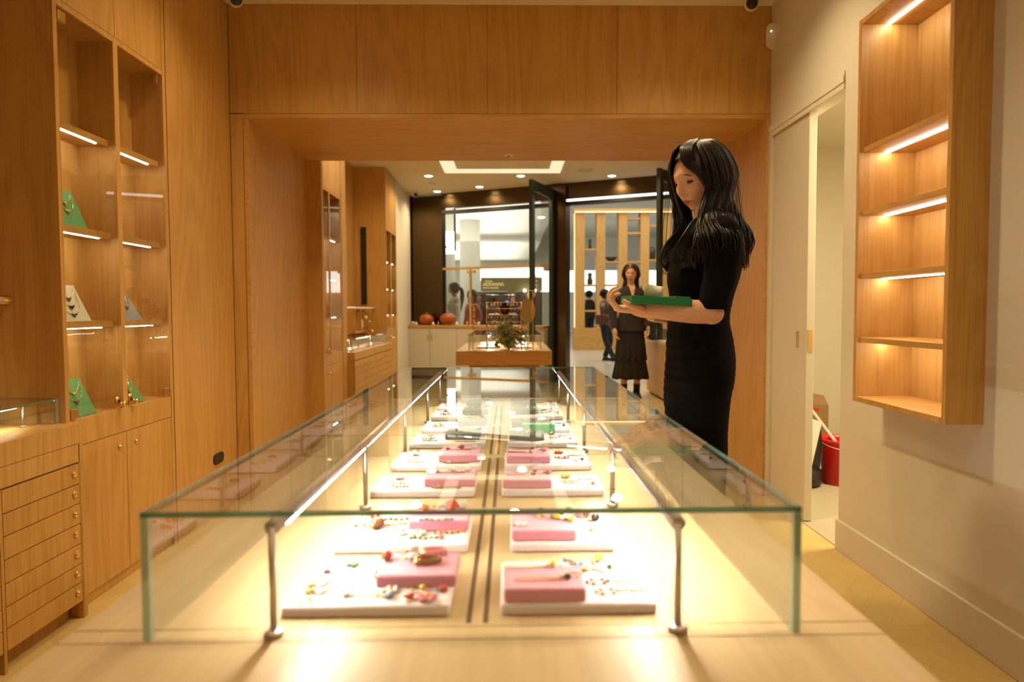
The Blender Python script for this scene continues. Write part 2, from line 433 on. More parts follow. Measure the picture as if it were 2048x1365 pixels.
# sliding door track moulding + jamb
w = MB()
w.box(XR-.006, XR, 3.07, YP, 2.145, 2.165, bev=.002); w.box(XR-.012, XR, 3.07, YP, 2.112, 2.145, bev=.004); w.box(XR-.008, XR, 3.07, YP, 2.085, 2.112, bev=.002)
struct('trim_4', w, 'wall')
struct('trim_5', bx(XR-.012, XR+.1, YP-.045, YP-.004, 0, 2.1, bev=.002), 'doorw')
d = struct('door_1', MB().box(XR+.004, XR+.045, 3.446, YP-.05, .008, 2.10, bev=.003), 'doorw')
obj('latch_plate', MB().box(XR+.012, XR+.036, 3.4435, 3.447, .885, .995).box(XR+.018, XR+.03, 3.4425, 3.4445, .905, .94).box(XR+.018, XR+.03, 3.4425, 3.4445, .95, .975), 'brass', d)
h = MB(); h.box(XR+.0015, XR+.0045, 3.535, 3.545, .900, .985); h.box(XR+.0015, XR+.0045, 3.556, 3.564, .90, .985); h.box(XR+.0015, XR+.0045, 3.545, 3.556, .978, .985); h.box(XR+.0015, XR+.0045, 3.545, 3.556, .90, .907)
obj('handle_recess', h, 'brass', d)

# ------------------------------------------------------------------ right wall shelf
sh = thing('wall_shelf', 'tall empty oak wall shelf with lit shelves hung on the white right wall', 'shelf', (XR, 2.42, SZ0))
XF = 1.382
fr = MB()
fr.box(XF, XR+.115, SY0, SY0+.02, SZ0, SZ1, bev=.001); fr.box(XF, XR+.115, SY1-.02, SY1, SZ0, SZ1, bev=.001)
fr.box(XF, XR+.115, SY0+.02, SY1-.02, SZ1-.02, SZ1, bev=.001); fr.box(XF, XR+.115, SY0+.02, SY1-.02, SZ0, SZ0+.02, bev=.001)
obj('frame', fr, 'oak', sh)
obj('back_panel', bx(XR+.10, XR+.115, SY0+.02, SY1-.02, SZ0+.02, SZ1-.02), 'oak', sh)
for z in (.985, 1.238, 1.486, 1.733):
    obj('shelf', MB().box(XF+.015, XR+.10, SY0+.02, SY1-.02, z-.018, z+.002, bev=.001), 'oaky', sh)
for z in (SZ1-.02, 1.715, 1.468, 1.220, .967):
    obj('light_strip', MB().box(XF+.10, XF+.108, SY0+.03, SY1-.022, z-.004, z), 'led', sh, 'glowing warm light strip')

# ------------------------------------------------------------------ vitrine cabinet factory (tall, two glazed bays)
def vitrine(name, label, x, y0, y1, zc, zo0, zo1, shelves, side_x=None, lit=None, base=True, detail=True):
    """front plane at x facing +X, from y0 to y1; opening zo0..zo1"""
    t = thing(name, label, 'display cabinet', (x-.15, (y0+y1)/2, 0))
    ym = (y0+y1)/2; bw = .022; dep = .145
    b = MB(); sx = side_x if side_x is not None else x-.40
    b.box(sx, x, y0-.0, y0+.022, .0, zc)                         # near side panel
    b.box(x-dep, x, y1-.005, y1+.02, .0, zc)
    b.box(x-.022, x, y0+.022, y1, zo1, zo1+.022); b.box(x-.022, x, y0+.022, y1, zo0-.095, zo0)
    b.box(x-dep, x, ym-.016, ym+.016, zo0, zo1)
    b.box(x-dep, x-.02, y0+.022, y1, zo1, zo1+.02); b.box(x-dep, x-.02, y0+.022, y1, zo0-.02, zo0)
    b.box(x-dep-.015, x-dep, y0+.022, y1, zo0-.02, zo1+.02)
    obj('body', b, 'oak', t)
    obj('plinth', bx(x-.06, x-.012, y0+.03, y1-.01, 0, .044), 'oakdk' if not detail else 'oak', t)
    for a, c in ((y0+.022, ym-.016), (ym+.016, y1-.005)):
        for i, z in enumerate(shelves):
            obj('shelf', MB().box(x-dep, x-.03, a, c, z, z+.026, bev=.001), 'oaky', t)
            obj('light_strip', MB().box(x-.045, x-.038, a+.002, a+.002+(c-a)*.80, z-.0035, z), 'led', t, 'glowing warm light strip')
        g = obj('glass_door', MB().box(x-.012, x-.006, a+.003, c-.003, zo0+.004, zo1-.004), 'glassd', t, 'clear glass door')
    # upper doors and lower doors
    for a, c in ((y0+.004+.022, ym-.0015), (ym+.0015, y1-.008)):
        obj('upper_door', MB().box(x-.018, x, a, c, zo1+.024, zc-.01, bev=.0012), 'oak', t)
        if base:
            dd = obj('base_door', MB().box(x-.018, x, a, c, .045, zo0-.098, bev=.0012), 'oak', t)
            ky = (ym-.05) if a < ym-.1 else (ym+.072)
            if detail:
                obj('ring_pull', MB().lathe([(.0, .0), (.013, .0), (.015, .002), (.013, .004), (.010, .0035), (.008, .001), (.0045, .001), (.0045, .006), (.0, .007)], (x, ky, .556), 18, 'X'), 'brass', dd)
            else:
                obj('ring_pull', MB().sph((x+.002, ky-.01, .53), .013), 'brass', dd)
    for g_ in ((x-.004, x-.001, y0+.022, y1-.004, zo1+.0215, zo1+.0245), (x-.004, x-.001, y0+.022, y1-.004, zo0-.0985, zo0-.0945), (x-.006, x-.002, ym-.0015, ym+.0015, .05, zo0-.098), (x-.006, x-.002, ym-.0015, ym+.0015, zo1+.024, zc-.01)):
        obj('shadow_gap', bx(*g_), 'oakdk', t)
    # brass hinges and knobs on the glass doors
    if detail:
        for (yy, zz) in ((y0+.03, zo0+.006), (y1-.055, zo0+.006), (y0+.03, zo1-.05), (y1-.055, zo1-.05)):
            obj('hinge', MB().box(x-.016, x+.001, yy, yy+.042, zz, zz+.036, bev=.002), 'brass', t)
    for yy in (ym-.045, ym+.045):
        k = MB(); k.box(x-.014, x-.002, yy-.012, yy+.012, zo0+.004, zo0+.04, bev=.004); k.cyl((x-.014, yy, zo0+.04), (x-.002, yy, zo0+.04), .013, 16)
        k.cyl((x-.004, yy, zo0+.022), (x+.02, yy, zo0+.022), .008, 16); k.cyl((x+.018, yy, zo0+.022), (x+.026, yy, zo0+.022), .012, 16)
        obj('knob', k, 'gold', t)
    return t

vit = vitrine('vitrine_cabinet', 'tall oak cabinet with two glass doors and lit shelves, nearest on the left', XL, 2.443, 3.2, ZC, .706, 2.178, (1.040, 1.392, 1.763), side_x=-2.15)
# black recessed outlet plate
o = MB(); n = 20
pts = []
for k in range(n):
    a = k*2*PI/n; cy = 3.69 + (.032 if math.cos(a) > 0 else -.032); pts.append((XL, cy + .032*math.cos(a), .307 + .030*math.sin(a)))
o.prism(pts, (.006, 0, 0)); tag(obj('wall_outlet', o, 'black'), 'black rounded outlet plate low on the left oak wall', 'outlet')

# ------------------------------------------------------------------ near-left drawer counter
XD = -1.535
dc = thing('drawer_counter', 'oak drawer counter with brass ring pulls at the left edge, beside the near vitrine', 'counter', (-1.8, 2.2, 0))
b = MB(); b.box(-2.148, XD, 1.1, 2.441, .633, .705, bev=.001); b.box(-2.148, XD-.018, 1.1, 2.441, .064, .633); b.box(XD-.02, XD, 2.436, 2.443, 0, .633)
b.box(XD-.018, XD, 1.1, 2.441, .567, .6315, bev=.001)
b.box(-2.1, XD-.05, 1.1, 2.43, 0, .064); b.box(XD-.02, XD, 2.052, 2.064, .0, .565)
b.box(XL+.001, XD, 2.441, 2.462, 0, .705)
obj('carcass', b, 'oak', dc)
zs = [.563, .488, .418, .346, .273, .201, .134, .064]
for col, (a, c) in enumerate(((2.067, 2.434), (1.68, 2.049))):
    for i in range(7):
        dr = obj('drawer', MB().box(XD-.018, XD, a, c, zs[i+1]+.002, zs[i]-.001, bev=.001), 'oak', dc)
        obj('ring_pull', MB().lathe([(.0, .0), (.012, .0), (.014, .002), (.012, .0045), (.009, .0035), (.0075, .001), (.004, .001), (.004, .006), (.0, .007)], (XD, c-.026, (zs[i]+zs[i+1])/2 + .005), 18, 'X'), 'brass', dr)
for g_ in ((XD-.012, XD-.003, 1.7, 2.44, .5635, .5665), (XD-.003, XD-.0005, 1.7, 2.441, .631, .6335)): obj('shadow_gap', bx(*g_), 'oakdk', dc)

def glass_case(name, label, x0, x1, y0, y1, z0, z1, divs=(), th=.008, mats=('glass', 'gedge')):
    """glass box, open bottom; every pane its own part with green edges"""
    t = thing(name, label, 'glass case', ((x0+x1)/2, (y0+y1)/2, z0))
    def pane(nm, a, axis, edges=(0, 1)):
        m = MB(); m.box(*a); bm = m.b; bm.faces.ensure_lookup_table()
        for f in bm.faces:
            f.normal_update(); nn = f.normal
            f.material_index = 1 if any(abs(nn[e]) > .9 for e in edges if e != axis) else 0
        return obj(nm, m, [mats[0], 'gedged'] if nm == 'top_pane' else ['glasss', mats[1]], t)
    pane('top_pane', (x0, x1, y0, y1, z1-th*.75, z1), 2)
    pane('front_pane', (x0+th, x1-th, y0, y0+th, z0, z1-th*.75), 1)
    pane('rear_pane', (x0+th, x1-th, y1-th, y1, z0, z1-th*.75), 1)
    pane('side_pane', (x0, x0+th, y0, y1, z0, z1-th*.75), 0)
    pane('side_pane', (x1-th, x1, y0, y1, z0, z1-th*.75), 0)
    for y in divs: pane('divider_pane', (x0+th, x1-th, y-th*.3, y+th*.3, z0, z1-th*.75), 1)
    return t

def lamp_rail(name, label, x, y0, y1, z0, z1, posts, inward, r=.008, mat='steel', down=0):
    t = thing(name, label, 'light rail', (x, (y0+y1)/2, z0))
    obj('rod', MB().cyl((x, y0, z1-.012), (x, y1, z1-.012), r, 20), mat, t)
    ps = list(posts); zc_ = z1 - .012
    for i in range(len(ps)-1):
        a_, b_ = ps[i] + .035, ps[i+1] - .03
        if down and i < down: q = [(-.0026, -r+.0012), (.0026, -r+.0012), (.0026, -r-.0006), (-.0026, -r-.0006)]
        else: q = [(.087*r, -.99*r), (.80*r, -.60*r), (.88*r, -.68*r), (.10*r, -1.10*r)]
        obj('light_strip', MB().prism([(x + inward*u, a_, zc_ + v) for u, v in q], (0, b_-a_, 0)), 'led2', t, 'glowing warm light strip')
    for y in posts:
        p = obj('post', MB().cyl((x, y, z0), (x, y, z1-.012), .0042, 14), mat, t)
        obj('foot', MB().lathe([(.0, 0), (.0105, 0), (.0105, .004), (.008, .006), (.0, .006)], (x, y, z0), 18), mat, p)
    return t
# small case on the drawer counter
glass_case('glass_case', 'small low glass case on the drawer counter at the left edge', -1.80, -1.60, 1.3, 2.435, .705, .795, th=.005)
lamp_rail('lamp_rail', 'slim lit rail on posts inside the small left glass case', -1.675, 1.35, 2.40, .705, .79, (1.42, 2.365), -1, r=.004)
# wardrobe-like hanging rail
hr = thing('hanging_rail', 'white rail with a brass end cap fixed to the side of the near vitrine', 'rail', (-1.77, 2.0, 1.14))
obj('rail', MB().cyl((-1.77, 1.0, 1.142), (-1.77, 2.405, 1.142), .013, 20), 'whitep', hr)
obj('end_cap', MB().lathe([(.0, 0), (.0145, 0), (.0145, .03), (.019, .034), (.019, .038), (0, .038)], (-1.77, 2.405, 1.142), 20, 'Y'), 'gold', hr)

# ------------------------------------------------------------------ main counter
CX0, CX1, CY0, CY1, CZ = -.48, .404, .30, 2.72, .75
ct = thing('display_counter', 'long oak display counter in the middle of the room carrying the big glass case', 'counter', (0, 1.5, 0))
b = MB(); b.box(CX0, CX1, CY0, CY1, CZ-.07, CZ, bev=.002)
obj('worktop', b, 'oaktop', ct)
obj('base', MB().box(CX0+.02, CX1-.02, CY0+.02, CY1-.02, .06, CZ-.07), 'oak', ct)
obj('plinth', MB().box(CX0+.05, CX1-.05, CY0+.05, CY1-.05, 0, .06), 'oakdk', ct)
GX0, GX1, GY0, GY1, GZ = -.390, .312, .716, 2.53, .889
for y in (.712, .742, 1.186, 1.635, 2.08, 2.5): obj('seam', bx(CX0+.001, CX1-.001, y, y+.0011, CZ, CZ+.0003), 'oakdk', ct)
for i in range(4):
    y0 = .745 + i*.449
    for x in (-.0475, -.0285): obj('slot', MB().box(x-.003, x+.003, y0+.005, y0+.41, CZ, CZ+.0006), 'oakdk', ct, 'dark narrow slot')
DIV = (1.186, 1.635, 2.08)
glass_case('glass_case', 'long low glass case with green edges on the middle counter', GX0, GX1, GY0, GY1, CZ+.0006, GZ, DIV)
PY = (.727, 1.172, 1.200, 1.650, 2.096, 2.515)
PY2 = (.727, 1.20, 1.66, 2.12, 2.50)
lamp_rail('lamp_rail', 'steel lamp rail on slim posts along the left inside of the long glass case', -.256, GY0+.012, GY1-.012, CZ+.0006, GZ-.009, PY2, 1)
lamp_rail('lamp_rail', 'steel lamp rail on slim posts along the right inside of the long glass case', .182, GY0+.012, GY1-.012, CZ+.0006, GZ-.009, PY2, -1, down=2)

# ------------------------------------------------------------------ boards
ROWS = ['nearest', 'second', 'third', 'fourth', 'fifth', 'sixth', 'seventh', 'farthest']
RY = [(.765, .900), (.968, 1.108), (1.262, 1.375), (1.468, 1.605), (1.715, 1.85), (1.915, 2.055), (2.15, 2.285), (2.335, 2.465)]
RXL = [(-.262, -.070), (-.255, -.062), (-.262, -.066), (-.259, -.064), (-.255, -.064), (-.250, -.066), (-.250, -.066), (-.250, -.066)]
RXR = [(-.012, .168), (0, .152), (-.016, .176), (-.012, .178), (-.006, .172), (0, .170), (0, .170), (0, .170)]
RISL = [(-.163, -.066, .812, .892), (-.155, -.064, 1.025, 1.095), (-.163, -.067, 1.285, 1.368), (-.158, -.066, 1.495, 1.59), (-.168, -.078, 1.755, 1.84), (-.150, -.068, 1.965, 2.045), (-.152, -.07, 2.18, 2.27), (-.152, -.07, 2.36, 2.45)]
RISR = [(-.008, .087, .768, .840), (.002, .096, .975, 1.062), (-.014, .078, 1.268, 1.350), (-.008, .088, 1.478, 1.57), (-.002, .088, 1.735, 1.80), (.004, .098, 1.935, 2.0), (.002, .092, 2.18, 2.27), (.002, .092, 2.36, 2.45)]
BZ = CZ + .0008; BT = .014; RT = .016
RC = ['pink']*4 + ['dkgreen']*4
RCN = {'pink': 'pink', 'dkgreen': 'grey-green'}
for i in range(8):
    for s, (X, Y, R) in enumerate(((RXL, RY, RISL), (RXR, RY, RISR))):
        side = ('left', 'right')[s]
        x0, x1 = X[i]; y0, y1 = Y[i]
        tag(obj('display_board', MB().box(x0, x1, y0, y1, BZ, BZ+BT, bev=.004), 'boardw'), f'pale jewellery board in the {ROWS[i]} row, {side} of the twin slots', 'display board', 'pale boards in the long glass case')
        a, b_, c, d_ = R[i]
        tag(obj('display_block', MB().box(a, b_, c, d_, BZ+BT, BZ+BT+RT, bev=.003), RC[i]), f'{RCN[RC[i]]} velvet block on the {ROWS[i]} row board, {side} of the slots', 'display block', 'velvet blocks on the pale boards')
tag(obj('display_block', MB().box(.035, .125, 1.872, 1.905, BZ, BZ+.034, bev=.003), 'green'), 'small bright green block standing between the fifth and sixth boards on the right', 'display block')

# ------------------------------------------------------------------ jewellery prototypes (local, flat on z=0)
protos = {}
def chain_pts(pts, n=6): return catmull(pts, n)
def torus(mb, c, R, r, n=20, m=6, tilt=0, sx=1, sy=1):
    rot = Matrix.Rotation(tilt, 3, 'X'); pts = [V(c) + rot @ V((R*sx*math.cos(k*2*PI/n), R*sy*math.sin(k*2*PI/n), 0)) for k in range(n)]
    return mb.tube(pts, r, m, closed=True)
def beads(mb, pts, r, u=6, v=5):
    for p in pts: mb.sph(p, r, u, v)
    return mb
def jewel(kind, col):
    if (kind, col) in protos: return protos[(kind, col)]
    names = {'hoop': 'hoop_earring', 'stud': 'drop_earring', 'flower': 'flower_brooch', 'ring': 'finger_ring', 'neck': 'pendant_necklace', 'cuff': 'cuff_bracelet',
             'strand': 'bead_bracelet', 'leafe': 'leaf_earring', 'fruit': 'fruit_earring', 'multi': 'charm_necklace', 'short': 'charm_bracelet'}
    cats = {'hoop': 'earring', 'stud': 'earring', 'flower': 'brooch', 'ring': 'ring', 'neck': 'necklace', 'cuff': 'bracelet', 'strand': 'bracelet', 'leafe': 'earring', 'fruit': 'earring', 'multi': 'necklace', 'short': 'bracelet'}
    t = thing(names[kind], col, cats[kind]); j = 'j_' + col
    if kind == 'hoop':
        obj('hoop', torus(MB(), (0, 0, .0022), .0085, .0011, tilt=.15), 'gold', t)
        obj('bead', MB().sph((.009, 0, .004), .0036), j, t)
    elif kind == 'stud':
        obj('hook', MB().tube(catmull([(-.006, 0, .001), (-.003, .002, .004), (.001, 0, .003)], 4), .0007, 6), 'gold', t)
        obj('drop', MB().sph((.005, 0, .0036), .0038, sc=(1.5, 1, .9)), j, t); obj('cap', MB().sph((-.001, 0, .003), .0018), 'gold', t)
    elif kind == 'flower':
        m = MB()
        for k in range(5):
            a = k*2*PI/5; m.sph((.0055*math.cos(a), .0055*math.sin(a), .0028), .0042, 8, 6, (1.1, .8, .5), Matrix.Rotation(a, 3, 'Z'))
        obj('petal_cluster', m, j, t); obj('centre', MB().sph((0, 0, .0045), .0022), 'gold', t)
        obj('stem', MB().tube(catmull([(-.004, 0, .0015), (-.011, .002, .0012), (-.019, -.001, .001)], 4), .0009, 6), 'gold', t)
    elif kind == 'ring':
        obj('band', torus(MB(), (0, 0, .0014), .0075, .0013), 'gold', t); obj('stone', MB().sph((0, .008, .004), .004, sc=(1.2, 1, .8)), j, t)
    elif kind == 'neck':
        m = MB()
        for dy in (-.0045, .0045):
            m.tube(catmull([(-.008, dy*.2, .001), (-.025, dy, .001), (-.045, dy, .001), (-.07, dy, .001)], 4), .0007, 5)
        obj('chain', m, 'gold', t); obj('pendant', MB().sph((0, 0, .004), .0055, sc=(1, 1, .7)), j, t); obj('bail', MB().sph((-.007, 0, .003), .002), 'gold', t)
    elif kind == 'multi':
        m = MB(); 
        for dy in (-.007, 0, .007): m.tube([(-.07+k*.0055, dy+.0007*math.sin(k*2), .0012) for k in range(14)], .0008, 5)
        obj('chain', m, 'gold', t)
        for k, (x, y) in enumerate(((.006, 0), (.0, .009), (-.006, -.008))):
            obj('charm', MB().sph((x, y, .004), .0048 - .0006*k, sc=(1.15, .9, .75)), [j, 'j_yellow', 'j_white'][k], t)
    elif kind == 'cuff':
        pts = [V((.017*math.cos(a), .0085*math.sin(a), .0045)) for a in [(-2.5+k*5.0/16) for k in range(17)]]
        obj('band', MB().tube(pts, [(.0042, .0018)]*17, 8, ref=(0, 0, 1)), j, t); obj('end_cap', MB().sph(pts[0], .004).sph(pts[-1], .004), 'gold', t)
    elif kind == 'strand':
        pts = [(-.024+.0048*k, .0028*math.sin(k*.9), .0028) for k in range(11)]
        obj('bead_row', beads(MB(), pts[::2], .0028), j, t); obj('gold_bead_row', beads(MB(), pts[1::2], .0024), 'gold', t)
    elif kind == 'leafe':
        m = MB()
        for k in range(3): m.sph((.006*k, .002*(k % 2), .0018+.0004*k), .0046-.0008*k, 8, 6, (1.6, .7, .3), Matrix.Rotation(.5*(k-1), 3, 'Z'))
        obj('leaf_cluster', m, 'gold', t); obj('bead', MB().sph((-.008, 0, .0028), .0026), j, t)
    elif kind == 'fruit':
        obj('fruit', MB().sph((.004, 0, .0052), .0062, 12, 9, (1.15, 1, .85)), j, t)
        obj('leaf', MB().sph((-.004, 0, .005), .004, 8, 6, (1, 1.3, .3)), 'j_green', t); obj('hook', MB().tube([(-.004, 0, .004), (-.010, .001, .003), (-.012, .003, .001)], .0007, 6), 'gold', t)
    elif kind == 'short':
        obj('chain', torus(MB(), (0, 0, .0012), .012, .0009, 26, sx=1.5, sy=.8), 'gold', t)
        m = MB()
        for k in range(6): a = k*PI/3; m.sph((.018*math.cos(a), .0096*math.sin(a), .003), .0027, 8, 6)
        obj('charm_cluster', m, j, t)
    protos[(kind, col)] = t; t['fresh'] = 1
    return t
CN = {'hoop': 'gold hoop earring with a {} bead', 'stud': 'small {} drop earring with gold hook', 'flower': '{} flower brooch with gold stem', 'ring': 'gold ring with a {} stone',
      'neck': 'gold chain necklace with a {} pendant', 'multi': 'triple gold chain necklace with {} and yellow charms', 'cuff': '{} cuff bracelet with gold ends', 'strand': '{} and gold bead bracelet',
      'leafe': 'gold leaf earring with a {} bead', 'fruit': '{} fruit earring with green leaf', 'short': 'gold chain bracelet with {} charms'}
used_j = {}
def put(kind, col, x, y, z, rz, where, sc=1.0):
    lab = CN[kind].format(col) + ' ' + where
    p = jewel(kind, col)
    if p.get('fresh'):
        del p['fresh']; o = p; o.location = (x, y, z); o.rotation_euler = (0, 0, rz); o.scale = (sc,)*3
    else: o = dup(p, (x, y, z), rz, sc)
    o['label'] = lab
    if lab in used_j:
        g = 'pair: ' + lab; o['group'] = g; used_j[lab]['group'] = g
    else:
        used_j[lab] = o
        if 'group' in o: del o['group']
    return o
def on_board(i, s, items):
    """items: (kind, colour, u, v, rz[, scale]) with u,v 0..1 over the board; they lie on the block where it is under them"""
    X = (RXL, RXR)[s][i]; Y = RY[i]; R = (RISL, RISR)[s][i]; side = ('left', 'right')[s]
    for it in items:
        k, c, u, v, rz = it[:5]; sc = it[5] if len(it) > 5 else 1.0
        x = X[0] + u*(X[1]-X[0]); y = Y[0] + v*(Y[1]-Y[0])
        onb = R[0]-.002 < x < R[1]+.002 and R[2]-.002 < y < R[3]+.002
        z = BZ + BT + (RT if onb else 0)
        rowname = {'nearest': 'nearest', 'farthest': 'farthest'}.get(ROWS[i], ROWS[i])
        where = (f'on the {RCN[RC[i]]} block' if onb else 'on the pale board') + f', {rowname} row, {side}'
        put(k, c, x, y, z, rz, where, sc)
on_board(0, 0, [('flower', 'green', .28, .90, .1), ('ring', 'purple', .16, .66, .4), ('leafe', 'yellow', .15, .42, .6, 1.4), ('leafe', 'yellow', .17, .26, .3, 1.4), ('short', 'yellow', .13, .09, .2, .6),
    ('fruit', 'red', .53, .72, 1.2, 1.05), ('fruit', 'red', .50, .58, 1.3, 1.05), ('stud', 'pearl', .66, .90, .5, 1.5), ('stud', 'pearl', .68, .70, .3, 1.5), ('cuff', 'pink', .84, .86, .15), ('cuff', 'brown', .82, .63, .15),
    ('neck', 'white', .36, .19, PI, .9), ('flower', 'pearl', .62, .28, .8, 1.1), ('stud', 'blue', .60, .14, 0), ('fruit', 'red', .74, .12, 0, .75), ('flower', 'pink', .86, .10, .3, 1.3), ('hoop', 'yellow', .77, .29, .2), ('fruit', 'red', .93, .26, .4, .8)])
on_board(0, 1, [('multi', 'white', .42, .66, 0, 1.05), ('neck', 'yellow', .36, .52, 0, .9), ('neck', 'black', .44, .22, 0, .9), ('short', 'pearl', .47, .30, .1, .7), ('leafe', 'blue', .52, .92, -.4, 1.3), ('flower', 'blue', .57, .86, .2), ('leafe', 'blue', .58, .72, .2, 1.3),
    ('stud', 'yellow', .70, .90, 1.2, 1.6), ('hoop', 'green', .73, .72, .3), ('short', 'red', .66, .42, .1, .75), ('short', 'orange', .70, .20, .1, .75), ('strand', 'yellow', .86, .42, 0, .6), ('strand', 'brown', .88, .22, 0, .6)])
on_board(1, 0, [('hoop', 'orange', .12, .88, .2), ('hoop', 'orange', .17, .88, .2), ('leafe', 'orange', .12, .60, .5, 1.1), ('stud', 'brown', .24, .45, 1.2, 2.4), ('strand', 'brown', .40, .80, .05, .9), ('strand', 'yellow', .36, .62, .05, .9),
    ('fruit', 'orange', .60, .80, .4, .9), ('multi', 'red', .70, .92, PI, .5), ('fruit', 'red', .80, .78, .3, 1.6), ('stud', 'white', .90, .80, 1, 1.8), ('neck', 'pearl', .47, .42, PI, .8), ('flower', 'white', .60, .28, .2, 1.5),
    ('strand', 'blue', .74, .40, 0, 1.0), ('strand', 'orange', .85, .32, .1, .9), ('strand', 'green', .66, .15, 0, .8), ('fruit', 'pink', .78, .16, 0, .7)])
on_board(1, 1, [('neck', 'orange', .28, .90, 0, .6), ('neck', 'red', .16, .62, 0, .45), ('stud', 'black', .30, .54, 1.3, 1.6), ('stud', 'white', .33, .46, 1.0, 1.6), ('fruit', 'yellow', .44, .42, .4, .9), ('fruit', 'black', .50, .52, .8, .9), ('flower', 'white', .54, .44, .2, 1.1),
    ('fruit', 'yellow', .58, .34, .1, .8), ('flower', 'white', .10, .22, .2, .9), ('stud', 'green', .62, .88, 1.4, 2.0), ('fruit', 'pink', .70, .84, 0, .8), ('fruit', 'red', .80, .84, 1.2, .9), ('stud', 'black', .84, .68, .6, 1.6), ('leafe', 'yellow', .82, .40, 1.3, 1.0)])
rnd = random.Random(5)
warm = ['red', 'orange', 'pearl', 'yellow', 'green', 'pink', 'brown', 'white']; cool = ['black', 'pearl', 'green', 'yellow', 'brown', 'white', 'purple', 'blue']
for i in range(2, 8):
    for s in (0, 1):
        pal = warm if i < 4 else cool
        cs = pal[:]; rnd.shuffle(cs)
        if s == 0:
            its = [('flower', cs[0], .22, .72, .4, 1.0), ('short', cs[1], .22, .42, .1, .8), ('strand', cs[2], .26, .20, 0, .7),
                   ('neck', 'red' if i < 4 else cs[3], .60, .62, PI, .8), ('fruit' if i < 4 else 'leafe', cs[4], .74, .70, .5, .9), ('stud', cs[5], .88, .66, .5, 1.4), ('multi', cs[6], .62, .12, PI, .7)]
        else:
            its = [('multi', cs[0], .30, .38, 0, .7), ('neck', 'red' if i < 4 else cs[1], .34, .62, 0, .6), ('fruit' if i < 4 else 'leafe', cs[2], .45, .45, .3, .9),
                   ('flower', cs[3], .66, .80, .2, 1.1), ('short', cs[4], .68, .45, 0, .8), ('strand', cs[5], .85, .60, 0, .7), ('hoop', cs[6], .86, .25, 0, 1.0)]
        on_board(i, s, its)

# ------------------------------------------------------------------ necklace stands in the near vitrine
def stand(label, y, z, mat, wb, wt, h, cols, group='necklace stands in the near vitrine', cat='necklace stand'):
    t = thing('necklace_stand', label, cat, (-1.66, y, z), group)
    x0, x1 = -1.612, -1.655   # bottom front, top back
    b = MB(); b.prism([(x0, y-wb/2, z), (x0, y+wb/2, z), (x1, y+wt/2, z+h), (x1, y-wt/2, z+h)], (-.006, 0, -.002))
    obj('face_panel', b, mat, t)
    obj('prop_panel', MB().prism([(x1-.004, y-wt/2+.01, z+h-.01), (x1-.004, y+wt/2-.01, z+h-.01), (-1.69, y+wt/2, z), (-1.69, y-wt/2, z)], (-.004, 0, 0)), mat, t)
    def P(u, v): return V((x0 + (x1-x0)*v + .0015, y + u*(wb*(1-v)+wt*v)/2, z + h*v + .001))
    for k, c in enumerate(cols):
        tv = .92 - .1*k; bv = .62 - .22*k
        n = thing('hung_necklace', f'gold necklace, {c} pendant, on {label}', 'necklace', P(0, bv))
        obj('chain', MB().tube(catmull([P(-.8, tv), P(-.5, bv+.12), P(0, bv), P(.5, bv+.12), P(.8, tv)], 5), .0010, 6), 'gold', n)
        obj('pendant', MB().sph(P(0, bv-.03)+V((.003, 0, 0)), .006, 10, 8, (.7, 1, 1.2)).sph(P(.12, bv-.0)+V((.003, 0, 0)), .004).sph(P(-.12, bv)+V((.003, 0, 0)), .004), 'j_'+c if c != 'gold' else 'gold', n)
    return t
stand('the green stand on the upper left shelf', 2.566, 1.418, 'green', .190, .13, .135, ('yellow', 'gold'))
stand('the cream stand on the middle left shelf', 2.568, 1.066, 'cream', .195, .12, .135, ('brown', 'black', 'green'))
stand('the grey-blue stand on the middle right shelf', 2.938, 1.066, 'blueb', .19, .035, .135, ('pearl', 'brown'))
stand('the green stand at the bottom left of the vitrine', 2.580, .708, 'green', .20, .13, .14, ('gold', 'brown'))
stand('the green stand at the bottom right of the vitrine', 2.938, .708, 'green', .19, .03, .14, ('white', 'gold'))

# ------------------------------------------------------------------ ceiling devices
def dome_cam(label, x, y, z, face):
    t = thing('security_camera', label, 'security camera', (x, y, z), 'ceiling security cameras')
    obj('mount', MB().lathe([(0, 0), (.045, 0), (.05, -.012), (.045, -.026), (.035, -.03), (0, -.03)][::-1], (x, y, z), 24), 'whitep', t)
    d = V(face).normalized(); q = V((0, 0, 1)).rotation_difference(d)
    obj('ball', MB().sph((x, y, z-.045), .040, 24, 16), 'whitep', t)
    m = MB(); m.lathe([(0, .0415), (.027, .0405), (.031, .036), (.027, .033), (0, .033)], (0, 0, 0), 24)
    bmesh.ops.transform(m.b, matrix=Matrix.Translation((x, y, z-.045)) @ q.to_matrix().to_4x4(), verts=m.b.verts)
    obj('lens_window', m, 'black', t); return t
dome_cam('white dome camera on the ceiling above the left end of the oak portal', -1.475, 3.80, ZC, (.55, -1, -.35))
dome_cam('white dome camera on the ceiling above the right end of the oak portal', 1.345, 3.82, ZC, (-.3, -1, -.35))
md = thing('motion_detector', 'white motion detector in the corner above the sliding door', 'motion detector', (1.49, 3.92, 2.60))
m = MB(); pts = []
for k in range(20):
    a = k*2*PI/20; pts.append(V((.030*math.cos(a), 0, (.040 if math.sin(a) > 0 else -.040) + .03*math.sin(a))))
rot = Matrix.Rotation(-.75, 3, 'Z')
m.prism([rot @ p + V((1.492, 3.918, 2.652)) for p in pts], rot @ V((0, .03, 0)))
obj('housing', m, 'whitep', md)
